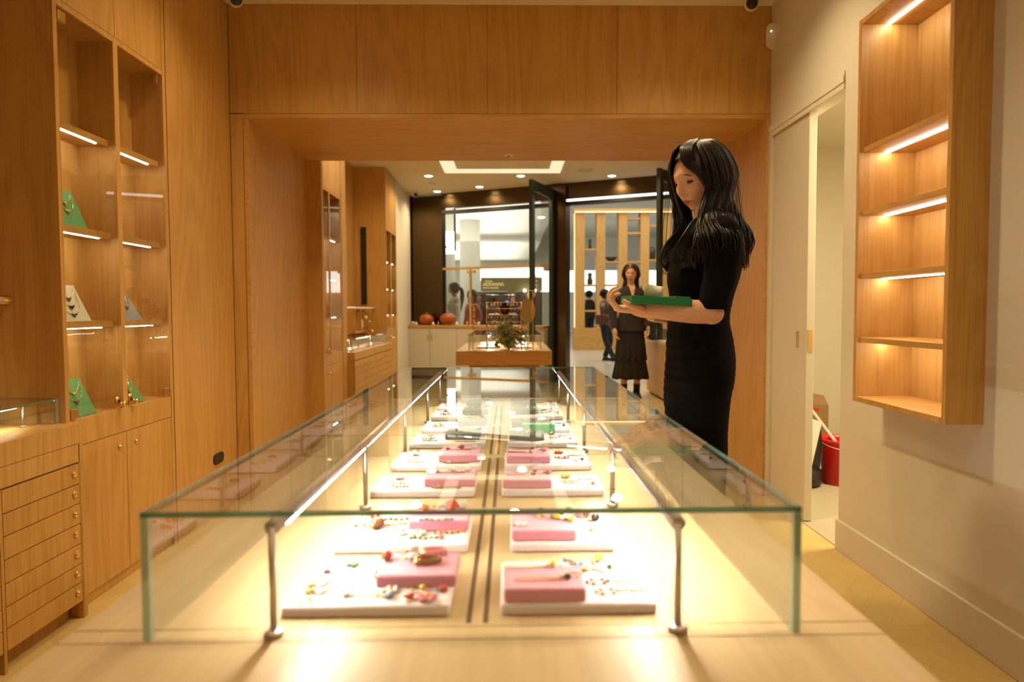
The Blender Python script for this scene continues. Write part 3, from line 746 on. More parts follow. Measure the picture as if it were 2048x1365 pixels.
obj('sensor_window', MB().prism([rot @ p + V((1.490, 3.9165, 2.652)) for p in (V((-.024, 0, -.016)), V((.024, 0, -.016)), V((.024, 0, -.042)), V((.012, 0, -.062)), V((-.012, 0, -.062)), V((-.024, 0, -.042)))], rot @ V((0, .004, 0))), 'mallgrey' if 'mallgrey' in M else 'cream', md)
obj('indicator', MB().sph(rot @ V((0, -.001, .024)) + V((1.492, 3.9165, 2.652)), .004), 'signglow', md)
sp = thing('sprinkler', 'round sprinkler cover in the underside of the oak portal', 'sprinkler', (.003, 4.873, ZL))
obj('rim', MB().lathe([(0, -.006), (.034, -.006), (.038, -.002), (.038, 0), (0, 0)], (.003, 4.873, ZL), 24), 'whitep', sp)
obj('head', MB().lathe([(0, -.02), (.010, -.02), (.014, -.016), (.006, -.012), (.006, -.004), (0, -.004)], (.003, 4.873, ZL), 16), 'brass', sp)
def downlight(x, y, z, label):
    t = thing('downlight', label, 'downlight', (x, y, z), 'round recessed ceiling downlights')
    obj('trim_ring', MB().lathe([(.055, 0), (.066, 0), (.066, -.004), (.055, -.004)], (x, y, z), 28), 'whitep', t)
    obj('lens', MB().lathe([(0, -.0065), (.05, -.0065), (.055, -.0042), (0, -.0042)], (x, y, z), 28), 'spotglow', t)
nl = ['back left corner', 'back right corner', 'left of the camera', 'right of the camera', 'by the near vitrine', 'by the woman in black', 'over the middle counter']
for i, (x, y) in enumerate(NEAR_SPOTS): downlight(x, y, ZC, 'round glowing downlight in the near ceiling, ' + nl[i])
fl = ['nearest left', 'nearest middle', 'nearest right', 'second row left', 'second row middle', 'second row right', 'third row at far left', 'third row beside the left window', 'just beyond the portal, left', 'just beyond the portal, right']
for i, (x, y) in enumerate(FAR_SPOTS): downlight(x, y, ZF, 'round glowing downlight in the shop ceiling, ' + fl[i])
for k, x in enumerate((-1.32, 1.30)):
    t = thing('twin_spotlight', 'pair of dark recessed spotlights in the shop ceiling, ' + ('left' if k == 0 else 'right') + ' of the lit ceiling frame', 'spotlight', (x, 8.7, ZF))
    for dx in (-.045, .045): obj('spot_head', MB().lathe([(0, -.008), (.03, -.008), (.034, 0), (0, 0)], (x+dx, 8.72, ZF), 16), 'black', t)
t = thing('ceiling_light_frame', 'glowing rectangular light frame in the shop ceiling', 'ceiling light', (-.08, 7.6, ZF))
m = MB(); m.box(-.876, .708, 9.27, 9.5, ZF-.012, ZF-.002); m.box(-.876, -.70, 5.9, 9.27, ZF-.012, ZF-.002); m.box(.55, .708, 5.9, 9.27, ZF-.012, ZF-.002); m.box(-.70, .55, 5.9, 6.1, ZF-.012, ZF-.002)
obj('diffuser', m, 'coveglow', t)
t = thing('ceiling_vent', 'square vent grille in the shop ceiling at the right', 'vent', (1.0, 9.3, ZF))
obj('frame', MB().box(.92, 1.16, 9.25, 9.45, ZF-.006, ZF), 'whitep', t)
for k in range(5): obj('slat', MB().box(.94, 1.14, 9.27+k*.036, 9.285+k*.036, ZF-.009, ZF-.006), 'cream', t)
tag(obj('smoke_detector', MB().lathe([(0, -.03), (.03, -.028), (.045, -.015), (.05, 0), (0, 0)], (-1.14, 10.3, ZF), 20), 'whitep'), 'small round smoke detector on the shop ceiling at left', 'smoke detector')
dome_cam('white dome camera in the far left ceiling corner of the shop', -1.5, 11.0, ZF, (.6, -1, -.4))

# ------------------------------------------------------------------ closet contents
bk = thing('bucket', 'red plastic bucket with wire handle on the closet floor', 'bucket', (2.07, 4.22, .004))
bc = (2.085, 4.22, .004)
obj('pail', MB().lathe([(0, .004), (.105, .004), (.105, 0), (.108, 0), (.135, .265), (.145, .27), (.145, .285), (.132, .285), (.127, .26), (.10, .01), (0, .01)], bc, 32), 'redp', bk)
pts = [(bc[0] + .15*math.cos(a), bc[1] - .15*math.sin(a)*.9, .285 - .05*math.sin(a)) for a in [PI*k/14 for k in range(15)]]
hd = obj('handle', MB().tube(pts, .0022, 6), 'steel', bk)
obj('grip', MB().tube(pts[5:10], .008, 8), 'black', hd)
mp = thing('mop', 'mop with a long pale pole leaning into the red bucket', 'mop', (2.06, 4.25, .03))
obj('pole', MB().cyl((2.085, 4.24, .22), (1.98, 5.55, .93), .012, 14), 'cream', mp)
obj('mop_head', MB().lathe([(0, .0), (.06, .01), (.05, .08), (.015, .12), (.013, .24), (0, .24)], (2.105, 4.25, .03), 16), 'black', mp)
bagl = thing('paper_bag', 'tall brown cardboard bag behind the vacuum cleaner in the closet', 'bag', (2.0, 5.0, .004))
m = MB(); m.box(1.90, 2.33, 4.92, 5.10, .004, .40); obj('bag_body', m, 'card', bagl)
obj('flap', MB().prism([(2.12, 4.93, .40), (2.33, 4.93, .40), (2.33, 5.0, .46), (2.19, 5.0, .49)], (0, .004, 0)), 'card', bagl)
obj('red_print', MB().prism([(2.08, 4.918, .335), (2.22, 4.918, .335), (2.27, 4.918, .375), (2.12, 4.918, .375)], (0, .001, 0)), 'redp', bagl)
vc = thing('vacuum_cleaner', 'white and black vacuum cleaner on the closet floor beside the red bucket', 'vacuum cleaner', (1.83, 4.25, .004))
obj('base', MB().lathe([(0, 0), (.13, .0), (.15, .02), (.15, .09), (.13, .115), (0, .12)], (1.80, 4.22, .004), 32), 'black', vc)
m = MB(); m.prism([(1.77, 4.14, .118), (1.86, 4.14, .118), (1.93, 4.16, .40), (1.86, 4.16, .42)], (0, .10, 0)); obj('body_arm', m, 'whitep', vc)
obj('rear_panel', MB().prism([(1.865, 4.16, .06), (1.925, 4.17, .06), (1.94, 4.18, .30), (1.925, 4.17, .39)], (0, .09, 0)), 'black', vc)
obj('dust_tank', MB().lathe([(0, .12), (.085, .12), (.10, .2), (.10, .33), (.085, .43), (0, .45)], (1.745, 4.23, 0), 28), 'bronze', vc)
obj('tank_lid', MB().lathe([(.0, .43), (.105, .425), (.105, .45), (.08, .475), (.05, .49), (0, .495)], (1.745, 4.23, 0), 28), 'whitep', vc)
obj('latch_knob', MB().sph((1.845, 4.20, .43), .028).sph((1.815, 4.19, .455), .03), 'whitep', vc)
obj('wheel', MB().lathe([(0, -.012), (.07, -.012), (.075, 0), (.07, .012), (0, .012)], (1.72, 4.10, .17), 28, 'Y'), 'whitep', vc)
tag(obj('floor_mat', MB().box(1.96, 2.16, 4.42, 4.60, .004, .012).box(1.96, 2.16, 4.42, 4.60, .012, .02), 'paper'), 'folded pale cloth on the closet floor behind the bucket', 'cloth')

# ================================================================== FRONT SHOP ROOM
XS = -1.635
vitrine('vitrine_cabinet', 'oak display cabinet with glass doors seen through the portal at its left jamb', XS, 5.88, 6.70, ZF, .706, 2.178, (1.040, 1.392, 1.763), side_x=-2.05, detail=False)
vitrine('vitrine_cabinet', 'farthest tall oak display cabinet, next to the white side wall of the shop', XS, 9.15, 9.96, ZF, .706, 2.178, (1.040, 1.392, 1.763), side_x=-2.05, detail=False)
struct('wall_pilaster_shop', bx(-2.05, XS+.004, 6.725, 6.90, 0, ZF), 'oak')
dc = thing('drawer_counter', 'long oak drawer counter between the two cabinets beyond the portal', 'counter', (-1.8, 8, 0))
XC = -1.56
obj('worktop', bx(-2.05, XC, 6.90, 9.148, .60, .68, bev=.002), 'oak', dc)
obj('carcass', MB().box(-2.05, XC-.02, 6.90, 9.148, .06, .60).box(-2.05, XC-.08, 6.95, 9.1, 0, .06), 'oak', dc)
for j in range(4):
    a = 6.91 + j*.56
    for i in range(7):
        dr = obj('drawer', MB().box(XC-.018, XC, a, a+.55, .066+i*.0755, .138+i*.0755, bev=.0015), 'oak', dc)
        obj('ring_pull', MB().sph((XC, a+.52, .10+i*.0755), .009, 8, 6), 'brass', dr)
glass_case('glass_case', 'bright glass case on the shop counter, nearer of the two', -1.98, -1.60, 6.95, 7.85, .68, .80, th=.006)
glass_case('glass_case', 'bright glass case on the shop counter, farther of the two', -1.98, -1.60, 8.0, 9.0, .68, .80, th=.006)
lamp_rail('lamp_rail', 'lit rail inside the nearer glass case on the shop counter', -1.80, 7.0, 7.8, .68, .79, (7.1, 7.7), 1, r=.006)
lamp_rail('lamp_rail', 'lit rail inside the farther glass case on the shop counter', -1.80, 8.05, 8.95, .68, .79, (8.15, 8.85), 1, r=.006)
for k, (y, c) in enumerate(((7.2, 'boardw'), (7.55, 'boardw'), (8.25, 'boardw'), (8.65, 'boardw'))):
    tag(obj('display_board', bx(-1.78, -1.63, y, y+.22, .68, .695, bev=.003), c), f'pale board in the lit case on the shop counter, {["first", "second", "third", "fourth"][k]} from the portal', 'display board')
hr = thing('hanging_rail', 'white rail with jewellery hung from it between the two shop cabinets', 'rail', (-1.80, 8, 1.12))
obj('rail', MB().cyl((-1.80, 6.94, 1.135), (-1.80, 9.11, 1.135), .014, 16), 'whitep', hr)
for y in (6.90, 9.11): obj('end_cap', MB().cyl((-1.80, y, 1.135), (-1.80, y+.04, 1.135), .019, 16), 'gold', hr)
for k, (y, l) in enumerate(((8.55, .10), (8.95, .28), (8.8, .16))):
    t = thing('hung_necklace', 'gold necklace hanging from the white rail, ' + ['shortest', 'longest', 'middle length'][k], 'necklace', (-1.80, y, 1.12-l))
    obj('chain', MB().tube(catmull([(-1.80, y, 1.15), (-1.78, y+.02, 1.12-l*.5), (-1.79, y, 1.12-l), (-1.82, y-.02, 1.12-l*.5), (-1.80, y, 1.15)], 5), .004, 6), 'gold', t)
    obj('pendant', MB().sph((-1.79, y, 1.12-l), .018), 'j_pearl' if k == 0 else 'gold', t)
cb = thing('cubby_shelf', 'small oak cubby box with two cells above the shop counter', 'shelf', (-1.98, 8.8, .85))
m = MB(); m.box(-2.05, -1.90, 8.45, 9.146, .82, .85); m.box(-2.05, -1.90, 8.45, 9.146, 1.125, 1.15)
for y in (8.45, 8.79, 9.126): m.box(-2.05, -1.90, y, y+.02, .85, 1.125)
obj('frame', m, 'oak', cb)
tag(obj('paper_bag', MB().lathe([(0, 0), (.045, 0), (.06, .06), (.05, .13), (.03, .16), (0, .17)], (-1.97, 8.97, .85), 14), 'paper'), 'small white pouch in the right cell of the cubby shelf', 'pouch')
tag(obj('tall_mirror', bx(-1.965, -1.895, 9.13, 9.149, 1.19, 2.21), 'black'), 'tall narrow dark panel on the side of the farthest cabinet', 'panel')

# far island
fi = thing('island_counter', 'oak island table with a thick top in the front shop, beyond the portal', 'table', (-.05, 6.7, 0))
obj('table_top', bx(-.462, .366, 5.86, 7.55, .628, .75, bev=.003), 'oakx', fi)
obj('base', bx(-.36, .27, 6.05, 7.4, 0, .628), 'oak', fi)
glass_case('glass_case', 'small lit glass case on the island table', -.37, .285, 6.12, 7.45, .751, .885, (6.75,), th=.007)
lamp_rail('lamp_rail', 'lit rail in the island glass case, left one', -.20, 6.15, 7.42, .751, .875, (6.2, 7.3), 1, r=.007)
lamp_rail('lamp_rail', 'lit rail in the island glass case, right one', .14, 6.15, 7.42, .751, .875, (6.2, 7.3), -1, r=.007)
for k, (x, y) in enumerate(((-.30, 6.25), (-.02, 6.25), (-.30, 6.9), (-.02, 6.9))):
    tag(obj('display_board', bx(x, x+.22, y, y+.3, .751, .768, bev=.003), 'boardw'), 'pale board in the island glass case, ' + ['front left', 'front right', 'back left', 'back right'][k], 'display board')
def post_stand(label, x, y, h, n):
    t = thing('jewellery_stand', label, 'jewellery stand', (x, y, .75))
    obj('base', MB().lathe([(0, 0), (.045, 0), (.045, .004), (.006, .008), (0, .008)], (x, y, .75), 18), 'brass', t)
    obj('post', MB().cyl((x, y, .755), (x, y, .75+h), .0032, 10), 'brass', t)
    obj('arm', MB().cyl((x-.04, y, .75+h), (x+.04, y, .75+h), .003, 10), 'brass', t)
    for k in range(n):
        z = .75+h-.04-k*.055
        obj('hung_earring', MB().sph((x+.012, y, z), .011, 8, 6, (1, .6, 1.5)).sph((x+.012, y, z+.02), .006, 6, 5), 'gold', t)
post_stand('slim brass stand hung with gold earrings, left on the island table', -.318, 5.93, .40, 5)
post_stand('tall slim brass stand at the right of the island table', .205, 5.93, .52, 1)
rk = thing('earring_rack', 'gold frame rack with rows of earrings on the island table', 'earring rack', (-.05, 6.0, .75))
m = MB()
for x in (-.20, .105): m.cyl((x, 6.0, .751), (x, 6.0, 1.175), .004, 8)
obj('frame', m, 'brass', rk)
for k, z in enumerate((1.17, 1.115, 1.06, 1.0, .94, .885, .815)):
    rr = obj('bar', MB().cyl((-.20, 6.0, z), (.105, 6.0, z), .003, 8), 'brass', rk)
    m = MB(); 
    for q in range(11):
        if (q*7+k*3) % 5: m.sph((-.185 + q*.028, 5.995, z-.018), .008, 6, 5, (.8, .6, 1.5))
    o = obj('earring_row', m, ['j_pearl', 'j_red', 'gold', 'j_pink', 'j_brown', 'gold', 'j_pearl'][k], rr); o['kind'] = 'stuff'
def rmirror(name, label, x, y, z, rx, rz, matf, tilt=0):
    t = thing(name, label, 'mirror', (x, y, .75))
    obj('stem', MB().cyl((x, y, .755), (x, y, z-rz), .005, 10), 'brass', t); obj('base', MB().lathe([(0, 0), (.055, 0), (.055, .006), (.008, .012), (0, .012)], (x, y, .75), 24), 'brass', t)
    def disc(r1, r2, d): return [V((x+r1*math.cos(a), y+d, z+r2*math.sin(a))) for a in [k*2*PI/32 for k in range(32)]]
    obj('frame', MB().prism(disc(rx, rz, 0), (0, .012, 0)), 'gold', t); obj('mirror_face', MB().prism(disc(rx*.9, rz*.93, -.002), (0, .002, 0)), matf, t)
rmirror('table_mirror', 'large oval gold table mirror at the right of the island', .162, 6.06, 1.095, .068, .108, 'mirror')
rmirror('table_mirror', 'small round dark table mirror on the island', -.04, 6.055, 1.115, .054, .06, 'dark')
vz = thing('flower_vase', 'glass vase of green and red flowers on the island table', 'vase', (-.005, 5.95, .75))
obj('vase', MB().lathe([(0, 0), (.042, 0), (.055, .03), (.062, .09), (.058, .09), (.05, .03), (0, .006)], (-.005, 5.93, .75), 24), 'glassd', vz)
st = MB(); lf = MB(); ly = MB(); pt = MB(); rn = random.Random(3)
for k in range(80):
    a = rn.uniform(0, 2*PI); rr = rn.uniform(.02, .155); z = .80 + rn.uniform(.02, .28)*(1-rr*2.0) ; x, y = -.005 + rr*math.cos(a)*1.05, 5.92 + rr*math.sin(a)*.38
    st.tube(catmull([(-.005, 5.93, .76), (-.005+(x+.005)*.3, 5.93+(y-5.93)*.3, .80), (x, y, z)], 3), .0018, 5)
    for q in range(3):
        c = V((x+rn.uniform(-.02, .02), y+rn.uniform(-.015, .015), z+rn.uniform(-.03, .015)))
        (lf if rn.random() < .42 else ly).sph(c, .019, 7, 5, (1.2, .75, .18), Matrix.Rotation(rn.uniform(0, 6), 3, 'Z') @ Matrix.Rotation(rn.uniform(-1, 1), 3, 'X'))
for c in ((.06, 5.89, .92), (.075, 5.9, .90), (.05, 5.88, .895), (.085, 5.89, .93)): pt.sph(c, .016, 8, 6)
obj('stem_bunch', st, 'leaf', vz); obj('dark_foliage', lf, 'leaf', vz); obj('light_foliage', ly, 'leafy', vz); obj('bloom', pt, 'petal', vz)

# right shop counter
RCX = 1.83
rc = thing('sales_counter', 'oak counter at the right of the front shop, behind the woman in black', 'counter', (2.2, 7.4, 0))
obj('body', MB().box(1.84, 2.45, 5.75, 9.1, .03, .68), 'oak', rc); obj('worktop', MB().box(1.83, 2.47, 5.74, 9.12, .68, .715, bev=.002), 'oaktop', rc)
obj('plinth', bx(1.87, 2.4, 5.8, 9.05, 0, .03), 'oakdk', rc)
glass_case('glass_case', 'lit glass case on the counter behind the woman in black', 1.95, 2.4, 7.2, 8.95, .715, .86, th=.007)
lamp_rail('lamp_rail', 'lit rail in the glass case on the right shop counter', 2.05, 7.3, 8.9, .715, .85, (7.5, 8.7), 1, r=.006)
for k, (x, y) in enumerate(((2.0, 8.6), (2.08, 8.2), (2.0, 7.8))):
    t = thing('earring_stand', 'steel bracelet stand on the right shop counter, ' + ['rearmost', 'middle', 'nearest'][k], 'jewellery stand', (x, y, .86))
    obj('post', MB().cyl((x, y, .86), (x, y, 1.12 + .05*k), .004, 8), 'steel', t); obj('arm', MB().cyl((x-.09, y, 1.06), (x+.09, y, 1.06), .004, 8), 'steel', t); obj('base', bx(x-.05, x+.05, y-.03, y+.03, .86, .868), 'steel', t)
    m = MB()
    for q in range(5): torus(m, (x-.07+q*.035, y, 1.03), .022, .004, 14, 5, PI/2)
    o = obj('bracelet_row', m, 'gold', t); o['kind'] = 'stuff'

# ------------------------------------------------------------------ slanted glass shopfront
FO = V((-1.62, 11.45, 0)); FD = V((.907, -.421, 0)).normalized(); FN = V((FD.y, -FD.x, 0))   # FN points into the shop
def fb(mb, s0, s1, t0, t1, z0, z1):
    P = [FO + FD*s + FN*t + V((0, 0, z0)) for s, t in ((s0, t0), (s1, t0), (s1, t1), (s0, t1))]
    mb.prism(P, (0, 0, z1-z0)); return mb
struct('wall_bronze_left', fb(MB(), .0, .583, -.12, .0, 0, 2.96), 'bronze')
struct('wall_bronze_middle', fb(MB(), 2.53, 2.75, -.12, .06, 0, 2.96), 'bronze')
struct('wall_bronze_right', fb(MB(), 4.47, 4.9, -.12, .0, 0, 2.96), 'bronze')
struct('wall_header', fb(MB(), .583, 4.47, -.12, .0, 2.76, 3.0), 'bronze')
struct('trim_6', fb(MB(), 2.75, 4.47, -.10, .01, 2.725, 2.758), 'mallglow')
struct('trim_7', fb(MB(), .583, 4.47, -.10, .008, 2.67, 2.722), 'black')
struct('wall_corner_post', fb(MB(), -.05, .0, -.1, .03, 0, 3.0), 'bronze')
w1 = struct('window_1', fb(MB(), .583, 2.50, -.055, -.045, .86, 2.67), 'glassd')
obj('window_rail', fb(MB(), .0, 2.50, -.045, -.01, 1.762, 1.80), 'oakx', w1)
obj('mullion', fb(MB(), 1.07, 1.10, -.045, -.015, .86, 1.762), 'brass', w1)
for s in (.02, 1.03, 1.11, 2.40): obj('clamp', fb(MB(), s, s+.06, -.045, -.008, 1.70, 1.74), 'brass', w1)
cbn = thing('window_cabinet', 'cream lacquer cabinet with an oak top below the shop window', 'cabinet', tuple(FO + FD*1.2))
obj('worktop', fb(MB(), .02, 2.50, -.04, .34, .83, .866), 'oakx', cbn)
obj('body', fb(MB(), .02, 2.50, -.03, .315, .05, .83), 'lacq', cbn)
for k in range(4):
    dd = obj('cabinet_door', fb(MB(), .05+k*.49, .53+k*.49, .315, .33, .07, .81), 'lacq', cbn)
    hs = (.49 if k % 2 == 0 else .07) + k*.49
    obj('handle', fb(MB(), hs, hs+.018, .33, .35, .63, .72), 'brass', dd)
# window ledge display
for k, (s, r) in enumerate(((.36, .115), (.76, .125))):
    c = FO + FD*s + FN*.14 + V((0, 0, .868))
    t = thing('pumpkin', 'rust red pumpkin on the window cabinet, ' + ('left' if k == 0 else 'right'), 'pumpkin', tuple(c), 'pumpkins on the window cabinet')
    m = MB(); rs = []
    for i in range(11):
        ph = PI*i/10; rad = r*math.sin(ph)*1.05 + .002; z = r*.78*(1-math.cos(ph))
        rs.append([c + V((rad*(1-.10*abs(math.sin(4*a)))*math.cos(a), rad*(1-.10*abs(math.sin(4*a)))*math.sin(a), z)) for a in [q*2*PI/32 for q in range(32)]])
    m.rings(rs); obj('fruit_body', m, 'pump', t); obj('stalk', MB().tube([c+V((0, 0, r*1.5)), c+V((.01, 0, r*1.5+.03))], [.016, .01], 8), 'leaf', t)
dl = [('candle_jar', 'small white candle jar', 'candle', 'paper'), ('gourd', 'small pale gourd', 'gourd', 'cream'), ('gold_ornament', 'small gold ornament', 'ornament', 'gold'), ('perfume_bottle', 'small dark bottle', 'bottle', 'black')]
for k, (s, q) in enumerate(((.14, 0), (.22, 1), (.56, 1), (.62, 2), (.98, 1), (1.18, 2), (1.35, 0), (1.5, 3), (1.62, 2), (1.78, 1))):
    c = FO + FD*s + FN*(.20 + .03*(k % 3)) + V((0, 0, .867)); nm, lb, ct_, mt = dl[q]
    prof = [[(0, 0), (.022, 0), (.022, .05), (.018, .055), (0, .055)], [(0, 0), (.022, .006), (.028, .022), (.014, .042), (.006, .055), (0, .058)], [(0, 0), (.018, 0), (.006, .012), (.014, .03), (.004, .06), (0, .06)], [(0, 0), (.018, 0), (.018, .05), (.007, .06), (.007, .085), (0, .085)]][q]
    tag(obj(nm, MB().lathe(prof, c, 14), mt), lb + f' on the window cabinet, {["first", "second", "third", "fourth", "fifth", "sixth", "seventh", "eighth", "ninth", "tenth"][k]} from its left end', ct_, 'ornaments on the window cabinet')
# pivot doors standing open
def leaf_door(name, p0, p1, top, hx):
    p0, p1 = V(p0), V(p1); d = (p1-p0).normalized(); n = V((d.y, -d.x, 0))*.025; L = (p1-p0).length
    def q(a, b, z0, z1, th=1.0):
        A = p0 + d*a; B = p0 + d*b
        return [A-n*th+V((0, 0, z0)), B-n*th+V((0, 0, z0)), B+n*th+V((0, 0, z0)), A+n*th+V((0, 0, z0))], (0, 0, z1-z0)
    m = MB()
    for a in (q(0, .10, .01, top), q(L-.10, L, .01, top), q(.10, L-.10, top-.14, top), q(.10, L-.10, .01, .16)): m.prism(*a)
    o = struct(name, m, 'dgreen')
    obj('glass_pane', MB().prism(*q(.10, L-.10, .16, top-.14, .15)), 'glassd', o)
    hd = p0 + d*.05 - n*2.2
    obj('pull_handle', MB().cyl(hd+V((0, 0, .75)), hd+V((0, 0, 1.35)), .012, 12).cyl(hd+V((0, 0, .80)), hd+n*2.2+V((0, 0, .80)), .008, 8).cyl(hd+V((0, 0, 1.30)), hd+n*2.2+V((0, 0, 1.30)), .008, 8), 'brass', o)
    return o
d2 = leaf_door('door_2', (.30, 9.46, 0), (.655, 10.30, 0), 2.90, 0)
leaf_door('door_3', (1.90, 8.72, 0), (2.46, 9.50, 0), 2.90, 0)
# small white decal on the glass of the left door
dv = (V((.655, 10.30, 0))-V((.30, 9.46, 0))).normalized(); m = MB()
for a, zz, w_ in ((.14, 1.50, .03), (.20, 1.50, .03), (.14, 1.44, .09), (.14, 1.40, .05), (.20, 1.56, .03), (.14, 1.56, .03)):
    A = V((.30, 9.46, 0)) + dv*a + V((dv.y, -dv.x, 0))*.006 ; m.prism([A+V((0, 0, zz)), A+dv*w_+V((0, 0, zz)), A+dv*w_+V((0, 0, zz+.025)), A+V((0, 0, zz+.025))], V((dv.y, -dv.x, 0))*.001)
obj('door_decal', m, 'whitep', d2)

# ================================================================== MALL
struct('floor_mall', bx(-16, 18, 9.9, 40, -.1, -.002), 'tile')
struct('ceiling_mall', bx(-16, .95, 9.0, 40, 3.4, 3.5), 'whitecol')
struct('ceiling_mall_high', bx(1.05, 18, 9.0, 40, 4.6, 4.7), 'whitecol')
struct('trim_10', bx(.95, 1.05, 9.0, 33, 3.4, 4.7), 'whitecol')
struct('wall_mall_far', bx(-16, 18, 33, 33.2, 0, 4.6), 'whitecol')
struct('wall_mall_left', bx(-16, -15.8, 12, 33, 0, 4.6), 'whitecol')
struct('wall_mall_right', bx(17.8, 18, 10, 33, 0, 4.6), 'whitecol')
struct('wall_shopfront_above', fb(MB(), -6, 9, -.35, -.14, 3.0, 4.6), 'whitecol')
struct('wall_outside_right', fb(MB(), 4.92, 9, -.35, -.14, 0, 3.0), 'bronze')
struct('wall_outside_left', fb(MB(), -6, -.06, -.35, -.14, 0, 3.0), 'bronze')
m = MB(); m.box(-1.6, 1.2, 24, 24.3, 2.15, 2.6); struct('trim_8', m, 'mallglow')
struct('trim_9', bx(1.2, 9, 26, 26.3, 1.8, 2.6), 'mallglow')
for k, (x, y, r) in enumerate(((-1.42, 15.5, .20), (-1.0, 17.6, .26), (-2.3, 20, .3))):
    t = tag(obj('column', MB().cyl((x, y, 0), (x, y, 3.4), r, 32), 'whitecol'), 'plain white round column in the mall, ' + ['nearest the shop window', 'behind the woman with the ponytail', 'farthest left'][k], 'column')
ls = thing('lightbox_sign', 'glowing white hanging sign with a small dark dot in the mall', 'sign', (-1.15, 13.2, 2.2))
obj('face_panel', bx(-1.32, -1.045, 13.2, 13.25, 2.19, 2.62, bev=.02), 'signglow', ls)
obj('hanging_rod', MB().cyl((-1.04, 13.22, 2.25), (-1.04, 13.22, 3.4), .02, 8), 'black', ls)
obj('dot_mark', MB().cyl((-1.21, 13.198, 2.32), (-1.21, 13.201, 2.32), .02, 12), 'black', ls)
for k, (x, y) in enumerate(((-.3, 14), (.2, 15.5), (-.9, 14.5), (.05, 18), (-.6, 20), (.8, 17), (2.4, 13), (3.4, 15), (1.6, 20))):
    t = tag(obj('downlight', MB().lathe([(0, -.02), (.07, -.02), (.09, 0), (0, 0)], (x, y, 3.4 if x < .95 else 4.6), 20), 'spotglow'), 'glowing downlight in the mall ceiling, ' + ['above the window, nearest', 'second above the window', 'at the left above the white sign', 'third above the window', 'far left', 'right of the open door', 'over the shop entrance', 'over the wooden shelving', 'far back'][k], 'downlight', 'downlights in the mall ceiling')
sf = thing('shopfront', 'olive shop fascia with gold letters across the mall', 'shopfront', (0, 23, 0))
obj('fascia', bx(-.95, 1.1, 23, 23.2, 1.75, 2.2), 'olive', sf)
obj('window_panel', bx(-.9, -.05, 23, 23.2, 0, 1.72), 'brownsh', sf); obj('window_panel', bx(.22, 1.1, 23, 23.2, 0, 1.72), 'brownsh', sf)
obj('pier', bx(-.05, .22, 22.95, 23.2, 0, 1.75), 'olive', sf)
m = MB(); rn = random.Random(11)
x = -.86
for k in range(13):
    w_ = rn.uniform(.03, .05); m.box(x, x+.012, 22.98, 23, 1.93, 2.02); m.box(x, x+w_, 22.98, 23, 2.005 if k % 2 else 1.93, 2.02 if k % 2 else 1.945); x += w_ + .014
x = -.80
for k in range(5): m.box(x, x+.012, 22.98, 23, 2.05, 2.10); m.box(x, x+.035, 22.98, 23, 2.07, 2.08); x += .05
x = -.88
for k in range(12): m.box(x, x+.030, 22.98, 23, 1.84, 1.852); m.box(x, x+.01, 22.98, 23, 1.84, 1.88); x += .045
obj('gold_lettering', m, 'goldglow', sf)
for k, (x, z) in enumerate(((.52, 1.76), (.86, 1.76), (.66, 1.62), (.66, 1.25))):
    obj('lamp', MB().sph((x, 22.9, z), .045), 'spotglow', sf)
tag(obj('blue_screen', MB().box(-.12, .10, 20.0, 20.05, 1.15, 1.38).box(-.03, .01, 20.01, 20.04, 0, 1.15), emit('blue_screen_light', (.25, .3, .9), 1.2)), 'small blue lit screen among the people in the mall', 'screen')
# wooden lattice shelving across the mall
lt = thing('lattice_shelving', 'tall open oak lattice shelving on an ochre base across the mall', 'shelving', (3.8, 19, 0))
LX = [1.83, 2.42, 3.03, 3.64, 4.25, 4.86, 5.47]
obj('base', bx(1.78, 5.7, 18.7, 19.3, 0, .60), 'oakx', lt)
for x in LX: obj('upright', bx(x, x+.24 if x > 1.9 else x+.26, 18.9, 19.25, .60, 3.8), 'oak', lt)
obj('top_board', bx(1.78, 5.7, 18.8, 19.3, 3.8, 3.88), 'oaky', lt)
obj('light_line', bx(1.80, 5.7, 18.78, 18.80, 3.77, 3.80), 'latticeglow', lt, 'glowing light line'); obj('light_line', bx(1.79, 1.81, 18.86, 18.88, .62, 3.76), 'latticeglow', lt, 'glowing light line')
sh_z = [(2.75, 1.76, 1.05), (2.4, 1.76), (2.4, 3.2, 3.6), (2.45, 3.4), (2.6, 1.8), (2.4, 3.2)]
for i in range(6):
    for z in sh_z[i]: obj('shelf', bx(LX[i]+.24, LX[i+1], 18.92, 19.22, z, z+.05), 'oakx', lt)
deco = [(2.24, 2.80, 'leaning dark figurines', 'figurine', 0), (2.22, 1.81, 'stacked dark ornament', 'ornament', 1), (2.78, 2.45, 'wide dark bowl', 'bowl', 2), (3.95, 2.50, 'dark lidded basket', 'basket', 3), (3.4, 1.72, 'round dark pot', 'pot', 1)]
for k, (x, z, lb, ct_, q) in enumerate(deco):
    x = [2.25, 2.25, 2.84, 3.94, 3.45][k]
    prof = [[(0, 0), (.05, 0), (.03, .1), (.05, .22), (0, .3)], [(0, 0), (.07, 0), (.08, .12), (.05, .2), (.07, .3), (0, .34)], [(0, 0), (.06, 0), (.17, .10), (.165, .12), (0, .05)], [(0, 0), (.13, 0), (.14, .26), (.10, .34), (0, .36)]][q]
    tag(obj(ct_, MB().lathe(prof, (x, 19.05, z), 18), 'brownsh'), lb + ' on the lattice shelving across the mall', ct_)

